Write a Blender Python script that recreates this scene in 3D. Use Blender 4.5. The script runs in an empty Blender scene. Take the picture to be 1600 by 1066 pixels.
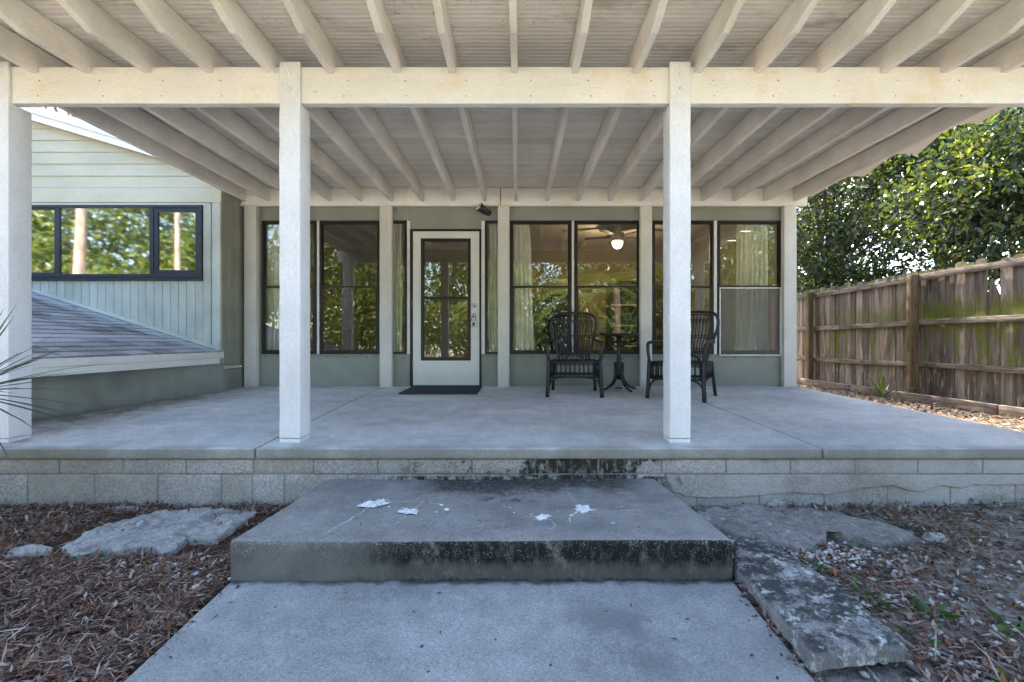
import bpy, math, random
import numpy as np
from mathutils import Vector, Matrix, noise as mnoise
random.seed(7); rng = np.random.default_rng(7)
scene = bpy.context.scene
COL = scene.collection
F = 711.0; CX = 815.0; CY = 533.0; EYE = 0.623
# ------------------------------------------------------------------ camera
cam = bpy.data.cameras.new('camera'); camo = bpy.data.objects.new('camera', cam); COL.objects.link(camo)
cam.sensor_width = 36; cam.lens = 36 * F / 1600.0
cam.shift_x = -(CX - 800) / 1600.0; cam.shift_y = 0
cam.clip_start = 0.05; cam.clip_end = 600
camo.location = (0, 0, EYE); camo.rotation_euler = (math.radians(90), 0, 0)
scene.camera = camo
# ------------------------------------------------------------------ sky and sun
SUN_EL = math.radians(43); SUN_AZ = math.radians(-3.5)       # azimuth from +Y towards +X
w = bpy.data.worlds.new('World'); scene.world = w; w.use_nodes = True
nt = w.node_tree; nt.nodes.clear()
sky = nt.nodes.new('ShaderNodeTexSky'); sky.sky_type = 'NISHITA'; sky.sun_disc = False
sky.sun_elevation = SUN_EL; sky.sun_rotation = SUN_AZ; sky.dust_density = 1.6; sky.air_density = 1.0
bg = nt.nodes.new('ShaderNodeBackground'); bg.inputs['Strength'].default_value = 0.15
wo = nt.nodes.new('ShaderNodeOutputWorld')
nt.links.new(sky.outputs[0], bg.inputs[0]); nt.links.new(bg.outputs[0], wo.inputs[0])
sun = bpy.data.lights.new('sun', 'SUN'); sun.energy = 5.0; sun.angle = math.radians(0.5); sun.color = (1.0, 0.93, 0.82)
suno = bpy.data.objects.new('sun', sun); COL.objects.link(suno)
sd = Vector((math.sin(SUN_AZ) * math.cos(SUN_EL), math.cos(SUN_AZ) * math.cos(SUN_EL), math.sin(SUN_EL)))
suno.rotation_euler = sd.to_track_quat('Z', 'Y').to_euler(); suno.location = (0, 30, 30)
scene.render.engine = 'CYCLES'
scene.cycles.max_bounces = 10; scene.cycles.diffuse_bounces = 5; scene.cycles.transparent_max_bounces = 12
scene.cycles.sample_clamp_indirect = 8
vs = scene.view_settings
vs.view_transform = 'Standard'; vs.look = 'None'; vs.gamma = 1; vs.use_curve_mapping = False
vs.exposure = 2.72

# ------------------------------------------------------------------ helpers
def P(px, py, Y):
    return Vector(((px - CX) * Y / F, Y, EYE - (py - CY) * Y / F))
def PX(px, Y): return (px - CX) * Y / F
def PZ(py, Y): return EYE - (py - CY) * Y / F
def floor_z(y): return EYE - (0.692 - (y - 2.93) * 0.0214)
def sstep(a, b, v):
    t = min(1, max(0, (v - a) / (b - a))); return t * t * (3 - 2 * t)
def tag(o, label=None, cat=None, group=None, kind=None):
    if label: o['label'] = label
    if cat: o['category'] = cat
    if group: o['group'] = group
    if kind: o['kind'] = kind
    return o
def empty(name, loc=(0, 0, 0), rz=0):
    o = bpy.data.objects.new(name, None); COL.objects.link(o)
    o.location = loc; o.rotation_euler = (0, 0, rz); o.empty_display_size = 0.1; return o
def wloc(o):
    v = Vector(o.location)
    while o.parent: o = o.parent; v = v + Vector(o.location)
    return v
def link_mesh(name, me, parent=None, origin=None, mat=None, local=False):
    """mesh verts are in world space; object gets an origin of its own"""
    o = bpy.data.objects.new(name, me); COL.objects.link(o)
    if mat: me.materials.append(mat)
    if not local:
        n = len(me.vertices); co = np.empty(n * 3, 'f'); me.vertices.foreach_get('co', co); co = co.reshape(-1, 3)
        if origin is None:
            lo = co.min(0); hi = co.max(0); origin = ((lo[0] + hi[0]) / 2, (lo[1] + hi[1]) / 2, lo[2])
        co -= np.array(origin, 'f'); me.vertices.foreach_set('co', co.ravel()); me.update()
        o.location = Vector(origin)
        if parent: o.location = Vector(origin) - wloc(parent)
    if parent: o.parent = parent
    return o
class MB:
    def __init__(s): s.v = []; s.f = []; s.sm = []
    def add(s, vs, fs, smooth=False):
        n = len(s.v); s.v += [tuple(v) for v in vs]; s.f += [tuple(i + n for i in f) for f in fs]; s.sm += [smooth] * len(fs); return s
    def box(s, x0, x1, y0, y1, z0, z1):
        vs = [(x0, y0, z0), (x1, y0, z0), (x1, y1, z0), (x0, y1, z0), (x0, y0, z1), (x1, y0, z1), (x1, y1, z1), (x0, y1, z1)]
        return s.add(vs, [(0, 3, 2, 1), (4, 5, 6, 7), (0, 1, 5, 4), (1, 2, 6, 5), (2, 3, 7, 6), (3, 0, 4, 7)])
    def hexa(s, b, t):            # four bottom and four top points
        return s.add(list(b) + list(t), [(0, 3, 2, 1), (4, 5, 6, 7), (0, 1, 5, 4), (1, 2, 6, 5), (2, 3, 7, 6), (3, 0, 4, 7)])
    def prism(s, poly, d):        # polygon points (3D), extruded by vector d
        n = len(poly); a = [Vector(p) for p in poly]; b = [p + Vector(d) for p in a]
        fs = [tuple(range(n))[::-1], tuple(range(n, 2 * n))] + [(i, (i + 1) % n, n + (i + 1) % n, n + i) for i in range(n)]
        return s.add(a + b, fs)
    def tube(s, pts, r, n=8, cap=True, smooth=True):
        pts = [Vector(p) for p in pts]; rs = r if isinstance(r, (list, tuple)) else [r] * len(pts)
        rings = []; prev = None
        for i, p in enumerate(pts):
            d = (pts[min(i + 1, len(pts) - 1)] - pts[max(i - 1, 0)]).normalized()
            if prev is None:
                up = Vector((0, 0, 1)) if abs(d.z) < .9 else Vector((1, 0, 0)); a = d.cross(up).normalized()
            else:
                a = (prev - d * prev.dot(d)).normalized()
            prev = a; b = d.cross(a)
            rings.append([p + (a * math.cos(2 * math.pi * k / n) + b * math.sin(2 * math.pi * k / n)) * rs[i] for k in range(n)])
        vs = [q for rg in rings for q in rg]; fs = []
        for i in range(len(pts) - 1):
            for k in range(n):
                fs.append((i * n + k, i * n + (k + 1) % n, (i + 1) * n + (k + 1) % n, (i + 1) * n + k))
        if cap:
            fs.append(tuple(range(n))[::-1]); fs.append(tuple((len(pts) - 1) * n + k for k in range(n)))
        return s.add(vs, fs, smooth)
    def lathe(s, prof, c, n=24, axis='z'):
        vs = []; fs = []
        for (r, h) in prof:
            for k in range(n):
                a = 2 * math.pi * k / n; x, y = r * math.cos(a), r * math.sin(a)
                vs.append((c[0] + x, c[1] + y, c[2] + h) if axis == 'z' else (c[0] + x, c[1] + h, c[2] + y))
        for i in range(len(prof) - 1):
            for k in range(n):
                q = (i * n + k, i * n + (k + 1) % n, (i + 1) * n + (k + 1) % n, (i + 1) * n + k)
                fs.append(q if axis == 'z' else q[::-1])
        a = tuple(range(n)); b = tuple((len(prof) - 1) * n + k for k in range(n))
        fs.append(a[::-1] if axis == 'z' else a); fs.append(b if axis == 'z' else b[::-1])
        return s.add(vs, fs, True)
    def mesh(s, name):
        me = bpy.data.meshes.new(name); me.from_pydata(s.v, [], s.f); me.polygons.foreach_set('use_smooth', s.sm); me.update(); return me
    def build(s, name, mat=None, parent=None, bevel=0, origin=None, local=False, seg=1):
        o = link_mesh(name, s.mesh(name), parent, origin, mat, local)
        if bevel:
            m = o.modifiers.new('bevel', 'BEVEL'); m.width = bevel; m.segments = seg; m.limit_method = 'ANGLE'; m.angle_limit = math.radians(40)
        return o
def copy_tree(o, parent=None):
    c = o.copy(); COL.objects.link(c)
    if parent: c.parent = parent
    for ch in list(o.children): copy_tree(ch, c)
    return c
def curve(pts, n=8):
    """Catmull-Rom through points"""
    pts = [Vector(p) for p in pts]; out = []
    q = [pts[0] * 2 - pts[1]] + pts + [pts[-1] * 2 - pts[-2]]
    for i in range(1, len(q) - 2):
        for k in range(n):
            t = k / n; a, b, c, d = q[i - 1], q[i], q[i + 1], q[i + 2]
            out.append(.5 * ((2 * b) + (c - a) * t + (2 * a - 5 * b + 4 * c - d) * t * t + (3 * b - a - 3 * c + d) * t ** 3))
    out.append(pts[-1]); return out
def grid_lines(lo, hi, r, step):
    L = [lo, lo + r * .12, lo + r * .4, lo + r]; n = max(1, int((hi - lo - 2 * r) / step))
    L += [lo + r + (hi - lo - 2 * r) * k / n for k in range(1, n)]
    L += [hi - r, hi - r * .4, hi - r * .12, hi]; return L
def rough_block(x0, x1, y0, y1, z0, z1, r=.012, step=.05, amp=.003, fr=6, warp=None, bottom=False):
    """box with rounded arrises and an uneven surface; warp(p) moves finished points"""
    mb = MB(); gx, gy, gz = grid_lines(x0, x1, r, step), grid_lines(y0, y1, r, step), grid_lines(z0, z1, r, step)
    lo = Vector((x0 + r, y0 + r, z0 + r)); hi = Vector((x1 - r, y1 - r, z1 - r))
    def fix(p):
        c = Vector([min(max(p[i], lo[i]), hi[i]) for i in range(3)]); d = Vector(p) - c
        if d.length > 1e-7: p = c + d.normalized() * r; nn = d.normalized()
        else: nn = Vector((0, 0, 0))
        p = Vector(p) + nn * amp * (mnoise.noise(Vector(p) * fr) + .6 * mnoise.noise(Vector(p) * fr * 4.1))
        return warp(p) if warp else p
    def face(A, B, fn, flip):
        vs = [fix(fn(a, b)) for a in A for b in B]; nb = len(B); fs = []
        for i in range(len(A) - 1):
            for j in range(nb - 1):
                q = (i * nb + j, (i + 1) * nb + j, (i + 1) * nb + j + 1, i * nb + j + 1); fs.append(q[::-1] if flip else q)
        mb.add(vs, fs, True)
    face(gx, gy, lambda a, b: (a, b, z1), False)
    face(gx, gz, lambda a, b: (a, y0, b), False); face(gx, gz, lambda a, b: (a, y1, b), True)
    face(gy, gz, lambda a, b: (x0, a, b), True); face(gy, gz, lambda a, b: (x1, a, b), False)
    if bottom: face(gx, gy, lambda a, b: (a, b, z0), True)
    return mb
def flake(outline, ztop, thick, amp=.01, fr=7, rings=20, nper=90, seed=0, dome=0.0, edge=.012):
    """irregular flat piece from a ground outline: uneven top, broken rim"""
    pts = [Vector((p[0], p[1], 0)) for p in outline]; L = []; per = sum((pts[i] - pts[i - 1]).length for i in range(len(pts)))
    for i in range(len(pts)):
        a, b = pts[i], pts[(i + 1) % len(pts)]; k = max(1, int(nper * (b - a).length / per))
        L += [a.lerp(b, t / k) for t in range(k)]
    c = sum(L, Vector()) / len(L); n = len(L); so = Vector((seed * 3.1, seed * 1.7, seed))
    L = [p + Vector((mnoise.noise(p * 9 + so), mnoise.noise(p * 9 - so), 0)) * edge + Vector((mnoise.noise(p * 30 + so), mnoise.noise(p * 31 - so), 0)) * edge * .5 for p in L]
    vs = []; fs = []
    for r in range(rings):
        t = ((r + 1) / rings) ** .8
        for p in L:
            q = c.lerp(p, t); e = sstep(.95, 1.0, t)
            z = ztop + amp * mnoise.noise(q * fr + so) + amp * .5 * mnoise.noise(q * fr * 3.3 + so) + amp * .3 * mnoise.noise(q * fr * 9 + so) - amp * .55 * (1 - abs(mnoise.noise(q * fr * 1.7 - so)) * 2) + dome * (1 - t * t) - e * thick * .16
            vs.append((q.x, q.y, z))
    for dz in (.5, 1.0):
        for k, p in enumerate(L):
            q = c.lerp(p, 1.0 + .015 * dz * mnoise.noise(p * 20)); vs.append((q.x, q.y, ztop - thick * dz))
    for r in range(rings + 1):
        for k in range(n):
            fs.append((r * n + k, (r + 1) * n + k, (r + 1) * n + (k + 1) % n, r * n + (k + 1) % n))
    vs.append((c.x, c.y, ztop + dome)); fs += [(len(vs) - 1, k, (k + 1) % n) for k in range(n)]
    return MB().add(vs, fs, True)
def fast_mesh(name, V, T, C=None):
    me = bpy.data.meshes.new(name); nv, ntr = len(V), len(T)
    me.vertices.add(nv); me.vertices.foreach_set('co', np.asarray(V, 'f').ravel())
    me.loops.add(ntr * 3); me.loops.foreach_set('vertex_index', np.asarray(T, 'i').ravel())
    me.polygons.add(ntr); me.polygons.foreach_set('loop_start', np.arange(ntr, dtype='i') * 3); me.polygons.foreach_set('loop_total', np.full(ntr, 3, 'i'))
    me.update(calc_edges=True)
    if C is not None:
        a = me.color_attributes.new('Col', 'FLOAT_COLOR', 'POINT'); c4 = np.ones((nv, 4), 'f'); c4[:, :3] = C; a.data.foreach_set('color', c4.ravel())
    me.validate(); return me
def leaves(cent, length, width, outdir=None, fold=.25, pal=None, flat=0.0, curl=.15, droop=0.0):
    """leaf-shaped faces (six vertices, four triangles, folded on the midrib) round the given points"""
    n = len(cent); d = rng.normal(size=(n, 3))
    if outdir is not None: d += outdir
    d[:, 2] -= droop
    if flat: d[:, 2] *= (1 - flat)
    d /= np.linalg.norm(d, axis=1)[:, None] + 1e-9
    up = rng.normal(size=(n, 3)); up[:, 2] += 1.0 + 6 * flat
    sd_ = np.cross(d, up); sd_ /= np.linalg.norm(sd_, axis=1)[:, None] + 1e-9; nn = np.cross(sd_, d)
    L = (length * rng.uniform(.45, 1.4, n))[:, None]; W = (width * rng.uniform(.7, 1.2, n))[:, None] * .5
    cr = (rng.normal(size=n) * curl)[:, None] * L
    b = cent; t = cent + d * L + nn * cr
    m = cent + d * L * .5 + nn * cr * .35
    l1 = m + sd_ * W + nn * W * fold; r1 = m - sd_ * W + nn * W * fold
    V = np.stack([b, l1, t, r1, m], 1).reshape(-1, 3)
    base = (np.arange(n) * 5)[:, None]
    T = (base[:, :, None] + np.array([[0, 4, 1], [1, 4, 2], [0, 3, 4], [4, 3, 2]])[None]).reshape(-1, 3)
    C = None
    if pal is not None:
        pal = np.array(pal); k = rng.integers(0, len(pal), n); c = pal[k] * rng.uniform(.65, 1.3, n)[:, None]; C = np.repeat(c, 5, 0)
    return V, T, C
def join_arrays(parts):
    Vs, Ts, Cs = [], [], []; o = 0
    for V, T, C in parts: Vs.append(V); Ts.append(T + o); Cs.append(C); o += len(V)
    return np.concatenate(Vs), np.concatenate(Ts), np.concatenate(Cs)

# ------------------------------------------------------------------ materials
class NM:
    def __init__(s, name, rough=.6, spec=.3):
        s.m = bpy.data.materials.new(name); s.m.use_nodes = True; s.t = s.m.node_tree; s.t.nodes.clear()
        s.out = s.t.nodes.new('ShaderNodeOutputMaterial'); s.b = s.t.nodes.new('ShaderNodeBsdfPrincipled')
        s.t.links.new(s.b.outputs[0], s.out.inputs[0]); s.b.inputs['Roughness'].default_value = rough; s.b.inputs['Specular IOR Level'].default_value = spec
        s.g = s.t.nodes.new('ShaderNodeNewGeometry'); s.pos = s.g.outputs['Position']
        sp = s.t.nodes.new('ShaderNodeSeparateXYZ'); s.lk(s.pos, sp.inputs[0]); s.x, s.y, s.z = sp.outputs
        sn = s.t.nodes.new('ShaderNodeSeparateXYZ'); s.lk(s.g.outputs['Normal'], sn.inputs[0]); s.nx, s.ny, s.nz = sn.outputs
    def lk(s, a, b): s.t.links.new(a, b)
    def put(s, sock, v):
        if hasattr(v, 'is_linked') or hasattr(v, 'links'): s.lk(v, sock)
        elif isinstance(v, (tuple, list)) and len(v) == 3 and len(sock.default_value) == 4: sock.default_value = (*v, 1)
        else: sock.default_value = v
    def math(s, op, a, b=0.0):
        n = s.t.nodes.new('ShaderNodeMath'); n.operation = op; s.put(n.inputs[0], a); s.put(n.inputs[1], b); return n.outputs[0]
    def mul(s, *a):
        r = a[0]
        for q in a[1:]: r = s.math('MULTIPLY', r, q)
        return r
    def add(s, *a):
        r = a[0]
        for q in a[1:]: r = s.math('ADD', r, q)
        return r
    def inv(s, a): return s.math('SUBTRACT', 1.0, a)
    def maxi(s, a, b): return s.math('MAXIMUM', a, b)
    def ss(s, v, a, b, c=0.0, d=1.0):
        n = s.t.nodes.new('ShaderNodeMapRange'); n.interpolation_type = 'SMOOTHSTEP'
        if a > b: a, b, c, d = b, a, d, c
        s.put(n.inputs[0], v); n.inputs[1].default_value = a; n.inputs[2].default_value = b; n.inputs[3].default_value = c; n.inputs[4].default_value = d; return n.outputs[0]
    def win(s, v, a, b, f): return s.mul(s.ss(v, a - f, a + f), s.ss(v, b - f, b + f, 1, 0))
    def vec(s, scale=(1, 1, 1), v=None):
        n = s.t.nodes.new('ShaderNodeVectorMath'); n.operation = 'MULTIPLY'; s.lk(v or s.pos, n.inputs[0]); n.inputs[1].default_value = scale; return n.outputs[0]
    def noise(s, scale, detail=4, rough=.55, v=None, dist=0.0, col=False):
        n = s.t.nodes.new('ShaderNodeTexNoise'); n.inputs['Scale'].default_value = scale; n.inputs['Detail'].default_value = detail
        n.inputs['Roughness'].default_value = rough; n.inputs['Distortion'].default_value = dist; s.lk(v or s.pos, n.inputs['Vector']); return n.outputs[1 if col else 0]
    def voro(s, scale, v=None, feat='F1', out=0):
        n = s.t.nodes.new('ShaderNodeTexVoronoi'); n.feature = feat; n.inputs['Scale'].default_value = scale; s.lk(v or s.pos, n.inputs['Vector']); return n.outputs[out]
    def mix(s, f, a, b):
        n = s.t.nodes.new('ShaderNodeMix'); n.data_type = 'RGBA'; s.put(n.inputs[0], f); s.put(n.inputs[6], a); s.put(n.inputs[7], b); return n.outputs[2]
    def scalec(s, c, f):
        n = s.t.nodes.new('ShaderNodeMix'); n.data_type = 'RGBA'; n.blend_type = 'MULTIPLY'; n.inputs[0].default_value = 1
        s.put(n.inputs[6], c); cc = s.t.nodes.new('ShaderNodeCombineXYZ')
        for i in range(3): s.put(cc.inputs[i], f)
        s.lk(cc.outputs[0], n.inputs[7]); return n.outputs[2]
    def rnd(s):
        n = s.t.nodes.new('ShaderNodeObjectInfo'); return n.outputs['Random']
    def attr(s, name='Col'):
        n = s.t.nodes.new('ShaderNodeAttribute'); n.attribute_name = name; return n.outputs[0]
    def color(s, c): s.put(s.b.inputs['Base Color'], c); return s
    def rough(s, r): s.put(s.b.inputs['Roughness'], r); return s
    def bump(s, h, strength=.3, dist=.01):
        n = s.t.nodes.new('ShaderNodeBump'); n.inputs['Strength'].default_value = strength; n.inputs['Distance'].default_value = dist
        s.lk(h, n.inputs['Height']); s.lk(n.outputs[0], s.b.inputs['Normal']); return s

def paint(name, base, grime=(.34, .28, .2), amt=.35, stretch=(1, 1, 1), bumps=.25, chips=.35, specks=True, yel=0.0, var=.06, rough=.62):
    m = NM(name, rough, .25); v = m.vec(stretch)
    c = m.scalec(base, m.ss(m.noise(2.3, 3), .3, .7, 1 - var, 1 + var * .6))
    c = m.scalec(c, m.add(1 - var * .5, m.mul(m.rnd(), var)))
    if yel: c = m.mix(m.mul(m.ss(m.noise(3.5, 4, .6, m.vec((1, .4, 1))), .52, .75), yel), c, (base[0] * .86, base[1] * .70, base[2] * .42))
    c = m.mix(m.mul(m.ss(m.noise(5, 6, .62, v), .5, .8), amt), c, grime)
    fine = m.noise(55, 4, .7, v)
    c = m.mix(m.mul(m.ss(fine, .52, .72), amt * .9), c, grime)
    c = m.scalec(c, m.ss(m.noise(130, 3, .7, v), .25, .75, .90, 1.07))
    if specks:
        sp = m.mul(m.ss(m.voro(16, m.vec(stretch)), .0, .055, 1, 0), m.ss(m.noise(3, 2), .5, .62))
        c = m.mix(m.mul(sp, .75), c, (.09, .07, .05))
    if chips:
        ch = m.ss(m.noise(9, 8, .72, v), .685, .70)
        c = m.mix(m.mul(ch, chips), c, (.30, .24, .18))
    m.color(c); m.bump(m.add(m.mul(m.noise(90, 3, .6, v), .5), m.noise(14, 5, .6, v)), bumps, .006); return m.m
MAT = {}
MAT['beam'] = paint('cream_beam_paint', (.83, .80, .745), amt=.2, stretch=(.25, 1, 1.6), yel=.45, bumps=.3)
MAT['rafter'] = paint('cream_rafter_paint', (.80, .755, .69), amt=.24, stretch=(1.3, .25, 1.6), yel=.25, bumps=.4, var=.12)
MAT['post'] = paint('white_post_paint', (.76, .755, .75), grime=(.42, .41, .4), amt=.28, stretch=(1.2, 1.2, .5), bumps=.7, chips=.5)
MAT['backpost'] = paint('cream_back_post_paint', (.70, .68, .62), grime=(.38, .34, .28), amt=.35, stretch=(1.2, 1.2, .35), bumps=.5)
MAT['wallgreen'] = paint('sage_wall_paint', (.29, .305, .255), grime=(.20, .21, .18), amt=.25, bumps=.25, chips=.12, var=.08)
MAT['siding'] = paint('pale_siding_paint', (.55, .525, .41), grime=(.33, .33, .26), amt=.25, stretch=(.2, 1, 1.8), bumps=.3, chips=.15, var=.07)
MAT['sidingv'] = paint('pale_vertical_board_paint', (.50, .525, .46), grime=(.25, .27, .23), amt=.35, stretch=(1.8, 1, .25), bumps=.4, chips=.2, var=.14)
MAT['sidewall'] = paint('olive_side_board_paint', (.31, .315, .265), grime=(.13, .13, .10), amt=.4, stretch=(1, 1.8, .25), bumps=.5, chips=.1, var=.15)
MAT['trimwhite'] = paint('white_trim_paint', (.82, .82, .79), grime=(.4, .38, .33), amt=.3, stretch=(.4, .4, 1.4), bumps=.25, chips=.3)
MAT['rake'] = paint('white_rake_paint', (.86, .86, .84), amt=.08, bumps=.1, chips=0, specks=False)
MAT['doorwhite'] = paint('white_door_paint', (.74, .74, .69), grime=(.4, .4, .35), amt=.12, bumps=.08, chips=.05, specks=False, rough=.42)
def deckmat():
    m = NM('cream_deck_paint', .6, .25)
    c = m.scalec((.75, .70, .625), m.ss(m.noise(1.2, 3), .3, .7, .88, 1.08)); c = m.scalec(c, m.add(.9, m.mul(m.rnd(), .16)))
    st = m.ss(m.noise(6, 7, .65, m.vec((.5, 1.2, 1))), .5, .72)
    c = m.mix(m.mul(st, m.ss(m.y, 3.4, 2.9, .22, .55)), c, (.27, .215, .155))
    sp = m.mul(m.ss(m.noise(38, 4, .7), .6, .68), m.ss(m.noise(1.7, 3), .48, .62)); c = m.mix(m.mul(sp, .65), c, (.13, .10, .07))
    m.color(c).bump(m.noise(60, 4, .6, m.vec((.3, 1, 1))), .3, .004); return m.m
MAT['deck'] = deckmat()
def simple(name, col, rough=.5, spec=.4, metal=0, nvar=.15, nscale=20, bump=.15):
    m = NM(name, rough, spec); m.b.inputs['Metallic'].default_value = metal
    m.color(m.scalec(col, m.ss(m.noise(nscale, 4), .3, .7, 1 - nvar, 1 + nvar)))
    m.rough(m.ss(m.noise(nscale * 2, 3), .3, .7, max(0, rough - .08), min(1, rough + .1)))
    if bump: m.bump(m.noise(nscale * 4, 3), bump, .003)
    return m.m
MAT['frame'] = simple('black_window_frame', (.016, .013, .011), .42, .4)
MAT['navyframe'] = simple('navy_window_frame', (.022, .027, .04), .45, .4)
MAT['black'] = simple('black_rattan', (.012, .013, .016), .38, .5, nvar=.3, nscale=60, bump=.3)
MAT['metal'] = simple('worn_nickel', (.5, .48, .45), .35, .5, 1)
MAT['blackplastic'] = simple('black_plastic', (.015, .015, .016), .35, .5)
MAT['lens'] = simple('frosted_lens', (.7, .7, .68), .3, .5)
MAT['darkseal'] = simple('dark_threshold', (.03, .027, .025), .6, .3)
MAT['whitemetal'] = simple('white_aluminium', (.78, .78, .76), .4, .4)
def matmat():
    m = NM('charcoal_doormat', .95, .1); m.color(m.scalec((.045, .05, .06), m.ss(m.noise(180, 3), .3, .7, .6, 1.5))); m.bump(m.noise(240, 2), .8, .006); return m.m
MAT['mat'] = matmat()
def wood_fence():
    m = NM('weathered_fence_wood', .85, .15)
    v = m.vec((3, 3, .22)); g = m.noise(5, 7, .6, v, .8)
    r = m.rnd()
    c = m.mix(m.ss(g, .28, .66), (.085, .046, .03), (.42, .33, .25))
    c = m.mix(m.mul(r, .45), c, (.28, .235, .20))
    c = m.scalec(c, m.ss(m.math('FRACT', m.mul(r, 7.3)), 0, 1, .50, 1.15))
    # pale lichen streaks near the ground
    li = m.mul(m.ss(m.noise(7, 6, .7, m.vec((3, 3, .5))), .53, .62), m.ss(m.z, .75, .2)); c = m.mix(m.mul(li, .7), c, (.50, .47, .38))
    # moss: hangs above and below the middle rail
    n1 = m.noise(3.2, 5, .6, m.vec((1, 1, .6))); rag = m.noise(13, 4, .6, m.vec((1, 2, .25)))
    mz = m.add(m.z, m.mul(m.add(rag, -.5), -.7))
    band = m.win(mz, .80, 1.15, .09); band = m.mul(band, m.ss(m.y, 9.0, 6.2, .35, 1.0)); band = m.mul(band, m.ss(n1, .3, .5))
    low = m.mul(m.win(mz, .28, .84, .10), m.ss(m.noise(4, 4, .6, m.vec((1, 1.6, .2))), .50, .57)); moss = m.maxi(band, m.mul(low, .9))
    top = m.mul(m.ss(m.z, 1.48, 1.62), m.ss(m.noise(8, 4), .35, .6))
    moss = m.maxi(m.mul(moss, .88), m.mul(top, .75))
    c = m.mix(moss, c, m.mix(m.noise(25, 4), (.06, .08, .012), (.19, .20, .03)))
    m.color(c).bump(m.noise(30, 6, .65, m.vec((3, 3, .3))), .6, .008); return m.m
MAT['fence'] = wood_fence()
def wood_rail(name, a, b, mossz=None):
    m = NM(name, .85, .15); v = m.vec((3, .25, 3)); c = m.mix(m.ss(m.noise(9, 7, .65, v, .8), .3, .7), a, b)
    c = m.mix(m.mul(m.ss(m.noise(5, 4), .5, .66), .6), c, (.085, .085, .025))
    m.color(c).bump(m.noise(26, 6, .65, v), .6, .008); return m.m
MAT['rail'] = wood_rail('grey_brown_rail_wood', (.11, .08, .065), (.36, .29, .24))
def wood_fpost():
    m = NM('brown_fence_post_wood', .85, .15); v = m.vec((3, 3, .22)); c = m.mix(m.ss(m.noise(10, 7, .65, v, 1), .3, .7), (.085, .052, .026), (.26, .17, .10))
    c = m.mix(m.mul(m.ss(m.noise(5, 4), .45, .62), m.ss(m.z, .2, 1.6, .2, .9)), c, (.10, .095, .025)); m.color(c).bump(m.noise(26, 6, .65, v), .6, .008); return m.m
MAT['fpost'] = wood_fpost()
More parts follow.
